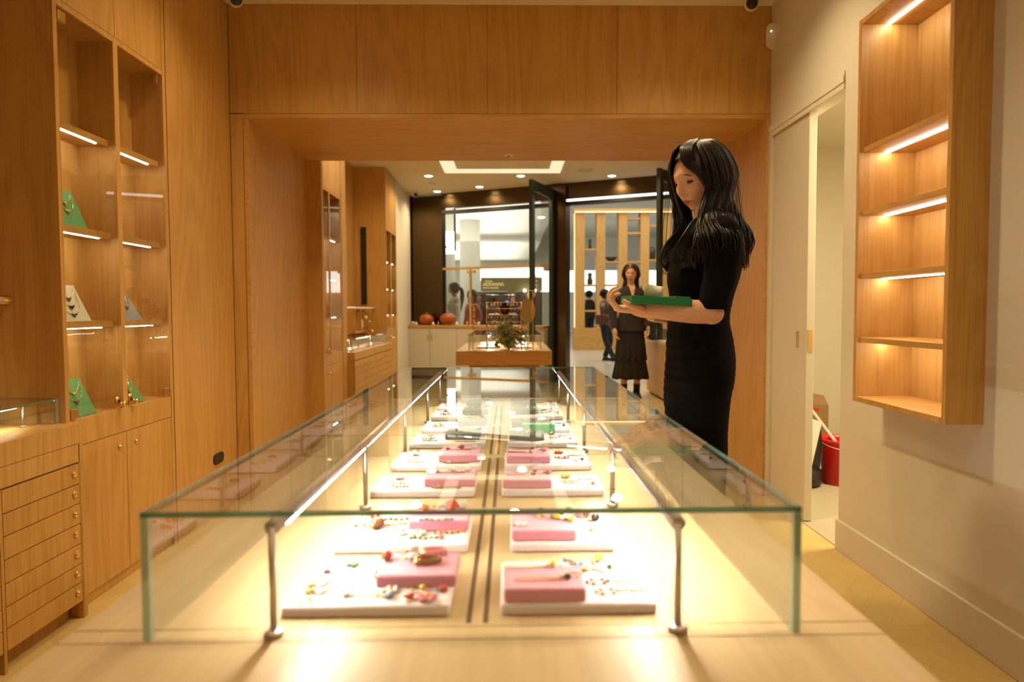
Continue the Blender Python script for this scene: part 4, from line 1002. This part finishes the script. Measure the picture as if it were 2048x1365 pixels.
# ================================================================== PEOPLE
def head_geo(bm, mat4, sc=1.0, mi=0):
    g = bmesh.ops.create_icosphere(bm, subdivisions=5, radius=1)
    for v in g['verts']:
        d = v.co.normalized(); x, y, z = d.x*.073, d.y*.094, d.z*.112
        t = max(0, -d.z)                      # lower half
        x *= 1 - .42*t**1.6; 
        if y < 0: y *= 1 - .35*t
        else: y *= 1 - .10*t**2
        if d.z > 0 and y < 0: y *= 1.04
        f = max(0, d.y)
        if f > .2:
            w = min(1, (f-.2)/.3)
            g2 = lambda a, b, c=0: math.exp(-((a-c)/b)**2)
            # flat face plane + brow
            y += w*(-.006*g2(z, .05, -.02) + .004*g2(z, .012, .026)*g2(x, .04))
            nz = 0
            if -.050 < z < .022: nz = min(1, max(0, (.018-z)/.054))
            nz *= 1/(1+math.exp((-.042-z)/.0022))
            y += w*.0185*nz*g2(x, .0075 + .0065*nz)
            y += w*.004*g2(x, .007, .012)*g2(z, .006, -.036) + w*.004*g2(x, .007, -.012)*g2(z, .006, -.036)
            for s_ in (-1, 1):
                y -= w*.010*g2(x, .016, s_*.031)*g2(z, .011, .001)
                y += w*.005*g2(x, .020, s_*.040)*g2(z, .018, -.030)
            y += w*.0050*g2(x, .020)*(g2(z, .0052, -.0585) + 1.0*g2(z, .0058, -.0700)) - w*.0022*g2(x, .02)*g2(z, .0025, -.0642)
            y += w*.008*g2(x, .022)*g2(z, .013, -.096) - w*.004*g2(x, .02)*g2(z, .006, -.081)
        v.co = V((x, y, z))*sc
        v.co = mat4 @ v.co
    fs = {f for v in g['verts'] for f in v.link_faces}
    for f in fs: f.smooth = True; f.material_index = mi

def hand_geo(mb, wrist, f, n, s, curl, size=1.0, thumb=None):
    """f forward, n palm normal, s towards the thumb"""
    f, n, s = V(f).normalized(), V(n).normalized(), V(s).normalized(); w = V(wrist)
    P = lambda a, b, c: w + (f*a + s*b + n*c)*size
    mb.tube(catmull([P(-.02, 0, 0), P(.012, .002, 0), P(.045, .002, 0), P(.075, .0, .0), P(.094, 0, .001)], 3), [(a*size, b*size) for a, b in zip(interp([.019, .017, .016, .014, .010], 3), interp([.026, .028, .037, .040, .036], 3))], 14, ref=n)
    L = [(.042, .026, .021), (.046, .030, .022), (.043, .028, .022), (.034, .021, .019)]
    for k in range(4):
        b = P(.086 - (.004 if k in (0, 2) else .010 if k == 3 else 0), .031 - .0205*k, .0)
        pts = [b - f*.02*size, b]; r = .0088 - (.001 if k == 3 else 0); rad = [r, r]
        spread = (.10, .02, -.05, -.12)[k]
        for j in range(3):
            a = math.radians(curl[j] + (0, 6, 12, 18)[k]*.6)
            dr = (f + s*spread).normalized()*math.cos(a) + n*math.sin(a)
            pts.append(pts[-1] + dr*L[k][j]*size); rad.append(r*(.96, .86, .66)[j])
        mb.tube(catmull(pts, 4), [q*size for q in interp(rad, 4)], 9, ref=s)
    th = thumb or [(.015, .022, .0), (.040, .046, .008), (.066, .056, .014), (.090, .054, .018)]
    mb.tube(catmull([P(*q) for q in th], 4), [q*size for q in interp([.015, .0135, .0105, .0075], 4)], 10)

def remesh(mb, voxel, smooth=3, name='m'):
    me = mb.mesh(name); o = bpy.data.objects.new('tmp', me); COL.objects.link(o)
    r = o.modifiers.new('r', 'REMESH'); r.mode = 'VOXEL'; r.voxel_size = voxel; r.use_smooth_shade = True
    s = o.modifiers.new('s', 'SMOOTH'); s.iterations = smooth; s.factor = .5
    dg = bpy.context.evaluated_depsgraph_get(); out = bpy.data.meshes.new_from_object(o.evaluated_get(dg))
    bpy.data.objects.remove(o); out.name = name
    out.materials.clear(); return out

def ell(c, hw, hd, n=28, fr=None, rot=0):
    ring = []
    for k in range(n):
        a = k*2*PI/n; x, y = hw*math.cos(a), hd*math.sin(a)
        if fr: y *= fr(a)
        if rot: x, y = x*math.cos(rot)-y*math.sin(rot), x*math.sin(rot)+y*math.cos(rot)
        ring.append(V(c) + V((x, y, 0)))
    return ring

def dense(secs, step=.02):
    out = []
    for i in range(len(secs)-1):
        a, b = secs[i], secs[i+1]; n = max(1, int(abs(b[0]-a[0])/step))
        p = secs[max(i-1, 0)]; q = secs[min(i+2, len(secs)-1)]
        for k in range(n):
            t = k/n; out.append(tuple(.5*((2*a[j]) + (b[j]-p[j])*t + (2*p[j]-5*a[j]+4*b[j]-q[j])*t*t + (3*a[j]-3*b[j]+q[j]-p[j])*t**3) for j in range(4)))
    out.append(secs[-1]); return out

GEN = [(.74, 0, .10, .075), (.80, 0, .150, .100), (.88, -.005, .168, .112), (.96, 0, .150, .100), (1.06, .005, .120, .088), (1.14, .005, .128, .098), (1.22, .01, .146, .112), (1.30, 0, .150, .100), (1.355, -.01, .120, .075), (1.39, -.015, .06, .055)]

def strands(mb, hm, n, rng, ln, low_r, wave=.010, face=60, drop=None, tie=False, rad=.0026, wide=0):
    """hm: head matrix (local: +Y forward); strands fall from the crown round the skull then hang in a low ring"""
    up = V((0, 0, 1)); hc = hm.translation
    fwd = hm.to_3x3() @ V((0, 1, 0)); fwd.z = 0; fwd.normalize(); lat = V((fwd.y, -fwd.x, 0))
    for i in range(n):
        a = math.radians(rng.uniform(face, 360-face))
        k = rng.uniform(.0, .022)
        def sk(el, ex):     # point over skull at elevation el (deg)
            e = math.radians(el); return hm @ V((math.sin(a)*(.082+ex)*math.cos(e), -.008 + math.cos(a)*(.100+ex)*math.cos(e), .006 + (.118+ex)*math.sin(e)))
        e0 = rng.uniform(68, 88); pts = [sk(e0, .004), sk(52, .007+k*.5), sk(25, .010+k*.7), sk(-8, .010+k)]
        dirn = fwd*math.cos(a) + lat*math.sin(a)
        L = ln*rng.uniform(.84, 1.04); jit = rng.uniform(.78, 1.03); ph = rng.uniform(-.5, .5) + 3*math.sin(a*3); amp = wave*rng.uniform(.6, 1.3)
        for q in range(1, 8):
            t = q/7; R = (.088 + (low_r-.088)*min(1, t*1.4))*(jit + (1-jit)*max(0, .3-t))
            c = hc + V((0, 0, -.03 - L*t)) - fwd*.015
            f_ = (fwd*(1-min(1, 2*t)) + V((0, 1, 0))*min(1, 2*t)).normalized(); l_ = V((f_.y, -f_.x, 0)); dirn = f_*math.cos(a) + l_*math.sin(a)
            q_ = c + dirn*(R + amp*math.sin(t*8.5+ph)*(.3+t)) + lat*amp*.8*math.sin(t*7.5+ph+1.3)*(.3+t)
            if wide and q_.z < 1.43: q_.x *= 1 + wide*min(1, (1.43-q_.z)/.09)
            pts.append(q_)
        P = catmull(pts, 3); m = len(P)
        if drop: P = [drop(p) for p in P]
        mb.tube(P, [rad*(1.0 if j < m*.75 else max(.2, 1-(j-m*.75)/(m*.25))) for j in range(m)], 5)

def hair_cap(mb, hm, ex=.010, face_y=.036):
    g = bmesh.ops.create_icosphere(mb.b, subdivisions=4, radius=1)
    kill = []
    for v in g['verts']:
        d = v.co.normalized(); p = V((d.x*(.077+ex), d.y*(.095+ex)-.004, d.z*(.114+ex)+.003))
        if d.z < -.2: p.x *= .93
        if (p.y > face_y and p.z < .078 - 9*p.x*p.x) or p.z < -.09: kill.append(v)
        v.co = hm @ p
    for f in {f for v in g['verts'] for f in v.link_faces}: f.smooth = True
    bmesh.ops.delete(mb.b, geom=kill, context='VERTS')

def face_bits(hm, root, brow='hairb', sc=1.0, look_down=False):
    R3 = hm.to_3x3(); rot = hm.to_euler().to_matrix()
    for s_ in (-1, 1):
        e = MB(); e.sph(hm @ V((s_*.031*sc, .0700*sc, -.001)), .0112*sc, 14, 10, (1.15, .8, .55 if not look_down else .22), rot)
        eo = obj('eye', e, 'eyew' if not look_down else 'lid', root)
        obj('iris', MB().sph(hm @ V((s_*.031*sc, .0780*sc, -.001 if not look_down else -.0015)), .0048*sc, 10, 8, (1, .4, 1 if not look_down else .5), rot), 'lid', eo)
        l = MB(); l.tube([hm @ (V((s_*(.0185+.0045*k), .0765 - .0013*(k-2.5)**2*.5, .0052 - .0008*(k-2.5)**2 if not look_down else .0025-.0009*(k-2.5)**2))*sc) for k in range(6)], [.0009*sc, .0014*sc, .0016*sc, .0016*sc, .0014*sc, .0008*sc], 6)
        obj('eyelash', l, 'lid', root)
        b = MB(); b.tube([hm @ (V((s_*(.014+.006*k), .0835 - .0018*(k-1.6)**2*.6, .0215 + .0035 - .0012*(k-2.2)**2))*sc) for k in range(6)], [.0012*sc, .0019*sc, .002*sc, .0018*sc, .0014*sc, .0007*sc], 6)
        obj('eyebrow', b, brow, root)

def head_matrix(c, yaw, pit):
    """yaw 0 looks +Y (local), positive turns towards +X; pit>0 looks down"""
    return Matrix.Translation(c) @ Matrix.Rotation(-yaw, 4, 'Z') @ Matrix.Rotation(-pit, 4, 'X')

def paint_lips(me, hm, sc=1.0):
    inv = hm.inverted()
    for p in me.polygons:
        q = (inv @ p.center)/sc
        if q.y > .066 and abs(q.x) < .0205:
            z = q.z + .10*abs(q.x)*0
            w = 1-(abs(q.x)/.0205)**1.4
            if -.0640-.0100*w < q.z < -.0640+.0072*w: p.material_index = 1

def skinned(mb, voxel, hm, sc, name='body', skin='skin', root=None):
    me = remesh(mb, voxel, 2, name)
    for m in (skin, 'lips'): me.materials.append(M[m])
    paint_lips(me, hm, sc)
    o = bpy.data.objects.new(name, me); COL.objects.link(o); o.parent = root
    return o

def cloth(name, mb, voxel, mat, root, smooth=2, label=None):
    me = remesh(mb, voxel, smooth, name); me.materials.append(M[mat])
    o = bpy.data.objects.new(name, me); COL.objects.link(o); o.parent = root
    if label: o['label'] = label
    return o

# ---- the woman in black (built facing local +Y, then turned to face -X)
pw = thing('person', 'woman with long black hair in a black dress holding a green tray', 'person')
DS = [(.34, .01, .150, .088), (.45, .01, .150, .090), (.60, .005, .150, .0925), (.688, .01, .155, .0975), (.792, .011, .163, .107), (.861, .004, .170, .112), (.93, .0, .165, .1115), (.998, .003, .145, .108),
      (1.067, .0065, .126, .1005), (1.136, -.0015, .134, .1035), (1.205, -.007, .152, .118), (1.24, -.0125, .158, .1175), (1.308, -.017, .160, .108), (1.36, -.028, .135, .080), (1.392, -.03, .075, .055), (1.405, -.03, .055, .048)]
hm = head_matrix(V((0, .008, 1.545)), math.radians(-27), math.radians(14))   # turned towards her left = camera side
bm_ = MB()
BS = [(z, y, hw-.014, hd-.014) for z, y, hw, hd in DS if z > .70]
bm_.rings([ell((0, y, z), hw, hd) for z, y, hw, hd in dense(BS)])
bm_.tube(catmull([(0, -.03, 1.36), (0, -.022, 1.42), (0, -.010, 1.50)], 4), [.055]*3+[.050]*3+[.048]*3, 16)
head_geo(bm_.b, hm)
EL, WR = V((-.182, .018, 1.091)), V((-.150, .222, 1.100))
ER, WRr = V((.185, .03, 1.085)), V((.03, .165, 1.082))
SL, SR = V((-.150, -.025, 1.345)), V((.150, -.025, 1.345))
bm_.tube(catmull([SL, SL*.5+EL*.5+V((-.012, -.01, 0)), EL], 5), interp([.046, .042, .037], 5), 14)
bm_.tube(catmull([EL+V((0, -.004, -.0)), EL*.65+WR*.35, WR], 5), interp([.0375, .0375, .0235], 5), 14); bm_.sph(EL+V((0, -.004, -.001)), .0385, 16, 12)
bm_.tube(catmull([SR, SR*.5+ER*.5, ER], 5), interp([.046, .042, .037], 5), 14)
bm_.sph(ER, .038, 16, 12); bm_.tube(catmull([ER+V((0, -.004, 0)), ER*.6+WRr*.4, WRr], 5), interp([.0375, .036, .0235], 5), 14)
hand_geo(bm_, WR + V((0, .012, .002)), (.0, 1, .03), (0, .0, 1), (-1, 0, 0), (46, 108, 148), .92, thumb=[(.0, .024, .002), (.028, .044, .008), (.056, .050, .016), (.073, .044, .030)])
hand_geo(bm_, WRr + V((-.012, .004, .002)), (-.85, .5, .05), (0, 0, 1), (.5, .85, 0), (15, 30, 45), .92)
for s_ in (-1, 1):
    bm_.tube(catmull([(s_*.062, 0, .80), (s_*.066, .01, .48), (s_*.070, -.012, .33), (s_*.07, -.02, .13), (s_*.07, -.015, .06)], 5), interp([.066, .050, .048, .034, .033], 5), 14)
    bm_.tube(catmull([(s_*.07, -.035, .05), (s_*.073, .04, .035), (s_*.078, .12, .02), (s_*.078, .15, .018)], 4), interp([.028, .03, .028, .016], 4), 12)
    bm_.sph(hm @ V((s_*.071, -.006, -.006)), .016, 10, 8, (.35, .75, 1.3))
skinned(bm_, .0027, hm, 1.0, root=pw)
# dress: close jersey with ruched side, short sleeves to the elbow
dm = MB(); rr = []
for z, y, hw, hd in dense(DS, .006):
    def fr(a, z=z):
        s = math.sin(a); amp = 1.0 if .55 < z < 1.12 else (.45 if z < 1.3 else 0)
        return 1 + (.030*amp*abs(math.sin(z*2*PI/.062+ .8*math.sin(z*23))) if s > .5 else .020*amp*abs(math.sin(z*2*PI/.047)) if s < -.5 else 0)
    rr.append(ell((0, y, z), hw, hd, 56, fr))
dm.rings(rr)
dm.tube(catmull([SL+V((.03, 0, .012)), SL+V((-.012, -.002, -.02)), SL*.5+EL*.5+V((-.012, -.012, 0)), EL+V((0, -.012, .040)), EL+V((.0, -.010, .010))], 5), interp([.056, .060, .054, .050, .0495], 5), 18)
dm.tube(catmull([SR+V((-.03, 0, .012)), SR+V((.012, -.002, -.02)), SR*.5+ER*.5+V((.012, -.01, 0)), ER+V((0, -.014, .035)), ER+V((.0, -.012, .012))], 5), interp([.056, .060, .052, .047, .046], 5), 18)
cloth('dress', dm, .0042, 'dress', pw, 1)
face_bits(hm, pw, look_down=True)
hb = MB(); hair_cap(hb, hm, .014, .044)
rg = random.Random(21)
def cap_push(p, a, b, r):
    ab = b-a; t = max(0, min(1, (p-a).dot(ab)/ab.length_squared)); c = a+ab*t; d = p-c
    return c + d.normalized()*r if d.length < r else p
def hair_off(p):
    if p.z > 1.44: return p
    for _ in range(2):
        for A, B in ((SL+V((.05, 0, .012)), EL+V((0, -.014, .035))), (SR+V((-.05, 0, .012)), ER+V((0, -.014, .035)))):
            p = cap_push(p, A, V((B.x, B.y, B.z)), .069)
        for q0, q1 in zip(DS, DS[1:]):
            if q0[0] <= p.z <= q1[0]:
                t = (p.z-q0[0])/(q1[0]-q0[0]); yc, hw, hd = [q0[j]+(q1[j]-q0[j])*t + (0 if j == 1 else .010) for j in (1, 2, 3)]
                e = math.sqrt((p.x/hw)**2 + ((p.y-yc)/hd)**2)
                if e < 1: p = V((p.x/max(e, .05), yc+(p.y-yc)/max(e, .05), p.z))
    return p
strands(hb, hm, 260, rg, .255, .135, .010, 64, drop=hair_off, rad=.0065, wide=.5)
strands(hb, hm, 900, rg, .275, .150, .015, 58, drop=hair_off, rad=.0023, wide=.55)
fwdL = (hm.to_3x3() @ V((0, 1, 0))); 
# curtain fringe from the crown sweeping over the temples, and long front locks
for s_ in (-1, 1):
    for i in range(130):
        j = rg.random(); k = rg.uniform(0, .008); j2 = rg.random(); w3 = .006*math.sin(j2*19)
        pts = [hm @ V((s_*(.004+.02*j), .01-.02*j, .126+k)), hm @ V((s_*(.014+.034*j), .070-.02*j, .108+k-.01*j)), hm @ V((s_*(.034+.030*j), .086-.030*j, .060-.012*j)), hm @ V((s_*(.062+.014*j+k), .062-.02*j, .010)), hm @ V((s_*(.074+k), .046-.02*j, -.050)), hm @ V((s_*(.074+k), .036, -.10))]
        c = V((0, 0, 0)); q = pts[-1]
        pts += [V((s_*(.085+.01*j), .0+.05*j2+w3, 1.395)), V((s_*(.108+.012*j), .005+.085*j2-w3, 1.345)), V((s_*(.118-.02*j2), .025+.092*j2+w3*1.5, 1.300)), V((s_*(.112-.03*j2), .02+.105*j2-w3, 1.268)), V((s_*(.105-.03*j2), .0+.10*j2, 1.235+.02*j))]
        P = [hair_off(p_) for p_ in catmull(pts, 4)]; m = len(P); hb.tube(P, [.0028*(1 if jj < m*.8 else .6) for jj in range(m)], 5)
# loose flyaway strands
for i in range(60):
    a = rg.uniform(60, 300); ar = math.radians(a); k = rg.uniform(.015, .035)
    f_ = hm.to_3x3() @ V((0, 1, 0)); f_.z = 0; f_.normalize(); l_ = V((f_.y, -f_.x, 0)); dd = f_*math.cos(ar) + l_*math.sin(ar)
    pts = [hm @ V((math.sin(ar)*.06, math.cos(ar)*.07, .115)), hm @ V((math.sin(ar)*(.088+k), math.cos(ar)*(.105+k), .04)), hm.translation + dd*(.115+k) + V((0, 0, -.09)), hm.translation + dd*(.125+k) + V((0, 0, -.19)), hm.translation + dd*(.12+k*rg.uniform(.2, 1.6)) + V((0, 0, -.27-rg.uniform(0, .05)))]
    hb.tube(catmull(pts, 4), .0007, 4)
obj('hair', hb, 'hairb', pw)
for s_ in (-1, 1):
    sm_ = MB(); sm_.tube(catmull([(s_*.07, -.05, .04), (s_*.073, .03, .03), (s_*.079, .11, .02), (s_*.079, .165, .016)], 4), interp([.033, .036, .034, .02], 4), 12); sm_.box(s_*.07-.02, s_*.07+.02, -.075, -.03, 0, .045, bev=.004); sm_.box(s_*.078-.033, s_*.078+.033, -.03, .165, 0, .008, bev=.003)
    obj('shoe', sm_, 'black', pw)
ring_n = thing('person_marker', '', '')
bpy.data.objects.remove(ring_n)
pw.location = (.66, 2.35, 0); pw.rotation_euler = (0, 0, PI/2)

# tray and card she holds
tr = thing('tray', 'flat emerald green tray box held by the woman in black', 'tray', (.5, 2.2, 1.12))
def rotpts(mb, piv, ang, axis): bmesh.ops.rotate(mb.b, cent=V(piv), matrix=Matrix.Rotation(ang, 3, axis), verts=mb.b.verts)
m = MB(); m.box(.378, .572, 2.135, 2.285, 1.119, 1.144, bev=.0012); rotpts(m, (.40, 2.2, 1.13), .055, 'Y'); rotpts(m, (.475, 2.2, 1.13), .07, 'Z'); obj('lower_box', m, 'greenb', tr)
m = MB(); m.box(.52, .568, 2.145, 2.28, 1.144, 1.150, bev=.001); rotpts(m, (.40, 2.2, 1.13), .055, 'Y'); rotpts(m, (.475, 2.2, 1.13), .07, 'Z'); obj('raised_lid', m, 'greenb', tr)
m = MB(); m.lathe([(0, -.007), (.055, -.004), (.062, 0), (0, 0)], (.478, 2.2, 1.1165), 28); obj('underside_pad', m, 'olive', tr)
m = MB(); rs = []
for k in range(9):
    t = k/8; x = .432 + .06*t; y = 2.195 + .018*math.sin(PI*t)
    zt = 1.186 - .012*t
    rs.append([V((x-.004*0, y, 1.1385-.003*t)), V((x+.006, y, zt)), V((x+.006, y+.0012, zt)), V((x, y+.0012, 1.1385-.003*t))])
m.rings(rs)
tag(obj('card', m, 'paper'), 'curved white card standing on the green tray', 'card')

# ---- generic figures
def figure(label, loc, rz, h, hair, hairlen, top, bottom, skirt=False, skin='skin2', arms=None, legs=None, hy=0, hp=0, extra=None, seed=1, coat_len=.80, hair_low=.10, shoes='black', voxel=.006, topopen=False):
    t = thing('person', label, 'person'); hmx = head_matrix(V((0, .012, 1.535)), math.radians(hy), math.radians(hp))
    b = MB(); b.rings([ell((0, y, z), hw, hd) for z, y, hw, hd in dense(GEN)])
    b.tube(catmull([(0, -.02, 1.36), (0, -.01, 1.42), (0, .0, 1.50)], 4), [.05]*9, 14); head_geo(b.b, hmx, .98)
    arms = arms or [[(-.155, -.01, 1.335), (-.21, -.03, 1.07), (-.20, .05, .85)], [(.155, -.01, 1.335), (.21, -.03, 1.07), (.20, .05, .85)]]
    legs = legs or [[(-.08, 0, .84), (-.082, .015, .46), (-.08, -.015, .07)], [(.08, 0, .84), (.082, .015, .46), (.08, -.015, .07)]]
    sl = MB()
    for q, (a, e, w_) in enumerate(arms):
        a, e, w_ = V(a), V(e), V(w_)
        b.tube(catmull([a, e], 5), interp([.045, .036], 5), 12); b.tube(catmull([e, w_], 5), interp([.036, .024], 5), 12)
        f = (w_-e).normalized(); s_ = (-1 if q == 0 else 1)
        nrm = V((-s_, .2, 0)); nrm = (nrm - f*nrm.dot(f)).normalized(); sd = f.cross(nrm)*( -1 if q == 0 else 1)
        if sd.y < 0 and abs(f.y) < .8: sd = -sd
        hand_geo(b, w_, f, nrm, sd, (15, 38, 55), .95)
        sl.tube(catmull([a*.92+V((0, 0, .01)), a*.5+e*.5+V((-.006*(1 if q == 0 else -1), 0, 0)), e, e*.5+w_*.5, w_*.98+e*.02], 4), interp([.058, .058, .052, .048, .042], 4), 14)
    for q, lg in enumerate(legs):
        hp_, kn, an = [V(p) for p in lg]
        b.tube(catmull([hp_, kn, an], 6), interp([.082, .052, .034], 6), 12); b.tube(catmull([an+V((0, -.02, -.02)), an+V((0, .06, -.045)), an+V((0, .15, -.05))], 4), interp([.03, .032, .018], 4), 10)
        sm_ = MB(); sm_.tube(catmull([an+V((0, -.045, -.015)), an+V((0, .05, -.035)), an+V((0, .17, -.043))], 4), interp([.043, .042, .026], 4), 12); sm_.box(an.x-.036, an.x+.036, an.y-.07, an.y+.17, an.z-.07, an.z-.052, bev=.004)
        obj('shoe', sm_, shoes, t)
        if skirt: obj('sock', MB().tube([an+V((0, 0, -.02)), an+V((0, .003, .06)), an+V((0, .006, .10))], [.042, .041, .046], 14), 'black', t)
    skinned(b, voxel*.8, hmx, .98, 'body', skin, t)
    c = MB()
    secs = [(coat_len, 0, .195, .135)] + [(z, y, hw+.022, hd+.022) for z, y, hw, hd in GEN if z > coat_len+.03 and z < 1.38] + [(1.388, -.016, .076, .066)]
    rng = random.Random(seed)
    def folds(z): return lambda a: 1 + .035*math.sin(a*7+seed)*max(0, (1.15-z)/.4)
    c.rings([ell((0, y, z), hw, hd, 40, folds(z)) for z, y, hw, hd in dense(secs)]); c.b.verts.index_update()
    c2 = c
    for v in sl.b.verts: pass
    me_t = sl.mesh('s'); c.b.from_mesh(me_t); bpy.data.meshes.remove(me_t)
    cloth('jacket' if coat_len > .6 else 'coat', c, voxel*1.1, top, t, 2)
    if topopen: obj('neckline', MB().prism([V((-.042, .060, 1.405)), V((.042, .060, 1.405)), V((.030, .106, 1.345)), V((-.030, .106, 1.345))], (0, .006, 0)).prism([V((-.030, .106, 1.345)), V((.030, .106, 1.345)), V((.0, .150, 1.225))], (0, .006, 0)), skin, t)
    if skirt:
        for (z0, z1, r0_, r1_) in ((.84, .46, .165, .195), (.50, .24, .19, .225)):
            s_ = MB(); rs = []
            for k in range(9):
                u = k/8; z = z0 + (z1-z0)*u; R = r0_ + (r1_-r0_)*u
                rs.append([V((R*(1+.07*u*math.sin(14*a+seed+z0*9))*math.cos(a), R*.72*(1+.07*u*math.sin(14*a+seed))*math.sin(a), z + .012*u*math.sin(9*a))) for a in [q*2*PI/84 for q in range(84)]])
            s_.rings(rs); obj('skirt_tier', s_, bottom, t)
    else:
        tm = MB(); tm.rings([ell((0, y, z), hw+.016, hd+.016) for z, y, hw, hd in dense([g for g in GEN if g[0] < 1.0])])
        for lg in legs:
            hp_, kn, an = [V(p) for p in lg]; tm.tube(catmull([hp_, kn, an+V((0, 0, .02))], 6), interp([.10, .072, .058], 6), 16)
        cloth('trousers', tm, voxel*1.1, bottom, t, 2)
    face_bits(hmx, t, hair, .98)
    hh = MB(); hair_cap(hh, hmx, .012, .034)
    if hairlen > .03: strands(hh, hmx, 190, rng, hairlen, hair_low, .006, 74, rad=.0055)
    else: strands(hh, hmx, 150, rng, .02, .075, .002, 62, rad=.005)
    obj('hair', hh, hair, t)
    if extra: extra(t)
    t.location = loc; t.rotation_euler = (0, 0, rz); t.scale = (h/1.66,)*3
    return t
def bag(mat, x, y, z, w_, sx=1):
    def f(t):
        m = MB(); m.box(x-.05, x+.05, y-w_/2, y+w_/2, z, z+.22, bev=.02); bg = obj('shoulder_bag', m, mat, t)
        obj('strap', MB().tube(catmull([(x, y-w_/2+.03, z+.2), (sx*.20, -.02, 1.1), (sx*.13, 0, 1.385), (sx*.19, .02, 1.1), (x, y+w_/2-.03, z+.2)], 5), .008, 6), mat, bg)
    return f
figure('woman with long brown hair, charcoal blazer and black tulle skirt standing in the shop', (1.52, 8.53, 0), PI, 1.67, 'hairbr', .26, 'grey', 'tulle', skirt=True, skin='skin', hy=14, arms=[[(-.155, -.01, 1.335), (-.215, -.01, 1.08), (-.20, .10, .88)], [(.155, -.01, 1.335), (.225, .0, 1.07), (.215, .10, .86)]], extra=bag('black', -.26, .03, .72, .20, -1), topopen=True, seed=2, voxel=.005, coat_len=.83)
figure('person with short black hair in a brown jacket and dark trousers walking in the mall', (2.07, 14.75, 0), -PI/2-.4, 1.55, 'hairb', .0, 'brownc', 'denim', legs=[[(-.08, 0, .84), (-.082, .10, .48), (-.08, -.02, .07)], [(.08, 0, .84), (.082, .05, .46), (.08, .22, .07)]], arms=[[(-.155, -.01, 1.335), (-.21, -.06, 1.08), (-.20, .0, .86)], [(.155, -.01, 1.335), (.21, .0, 1.08), (.19, .16, .95)]], extra=bag('leather', .24, -.02, .85, .26, 1), seed=3, voxel=.007)
figure('tall person in dark clothes seen through the lattice shelving', (2.45, 21.0, 0), .4, 1.70, 'hairb', 0, 'blackc', 'denim', seed=4, voxel=.009)
def pony(t): obj('ponytail', MB().tube(catmull([(0, -.09, 1.58), (0, -.15, 1.52), (0, -.16, 1.38), (0, -.13, 1.20), (0, -.12, 1.08)], 5), interp([.02, .035, .042, .034, .01], 5), 12), 'hairbr', t); obj('hair_tie', MB().sph((0, -.115, 1.56), .028), 'shirtw', t)
figure('woman with a long brown ponytail and white shirt beyond the shop window', (-1.03, 12.75, 0), PI/2+.3, 1.62, 'hairbr', .0, 'shirtw', 'blackc', extra=pony, seed=5, voxel=.007, hp=10)
figure('woman with dark hair and a red top beyond the window, right of the ponytail', (-.72, 13.3, 0), PI*.75, 1.50, 'hairbr', .22, 'redc', 'blackc', seed=6, voxel=.008, hy=-10, hp=15)
figure('dark haired person in black behind the woman in red', (-.62, 14.1, 0), PI*.9, 1.48, 'hairb', .12, 'blackc', 'blackc', seed=7, voxel=.009)
figure('person in a grey jacket with short dark hair, farther back in the window', (-.40, 16.2, 0), .2, 1.45, 'hairb', .0, 'brownc', 'blackc', seed=8, voxel=.01)
figure('person facing the shop with long dark hair, far in the mall', (.08, 16.5, 0), PI, 1.46, 'hairbr', .15, 'blackc', 'blackc', seed=9, voxel=.01)

for o in bpy.data.objects:
    for k in ('fresh',):
        if k in o: del o[k]
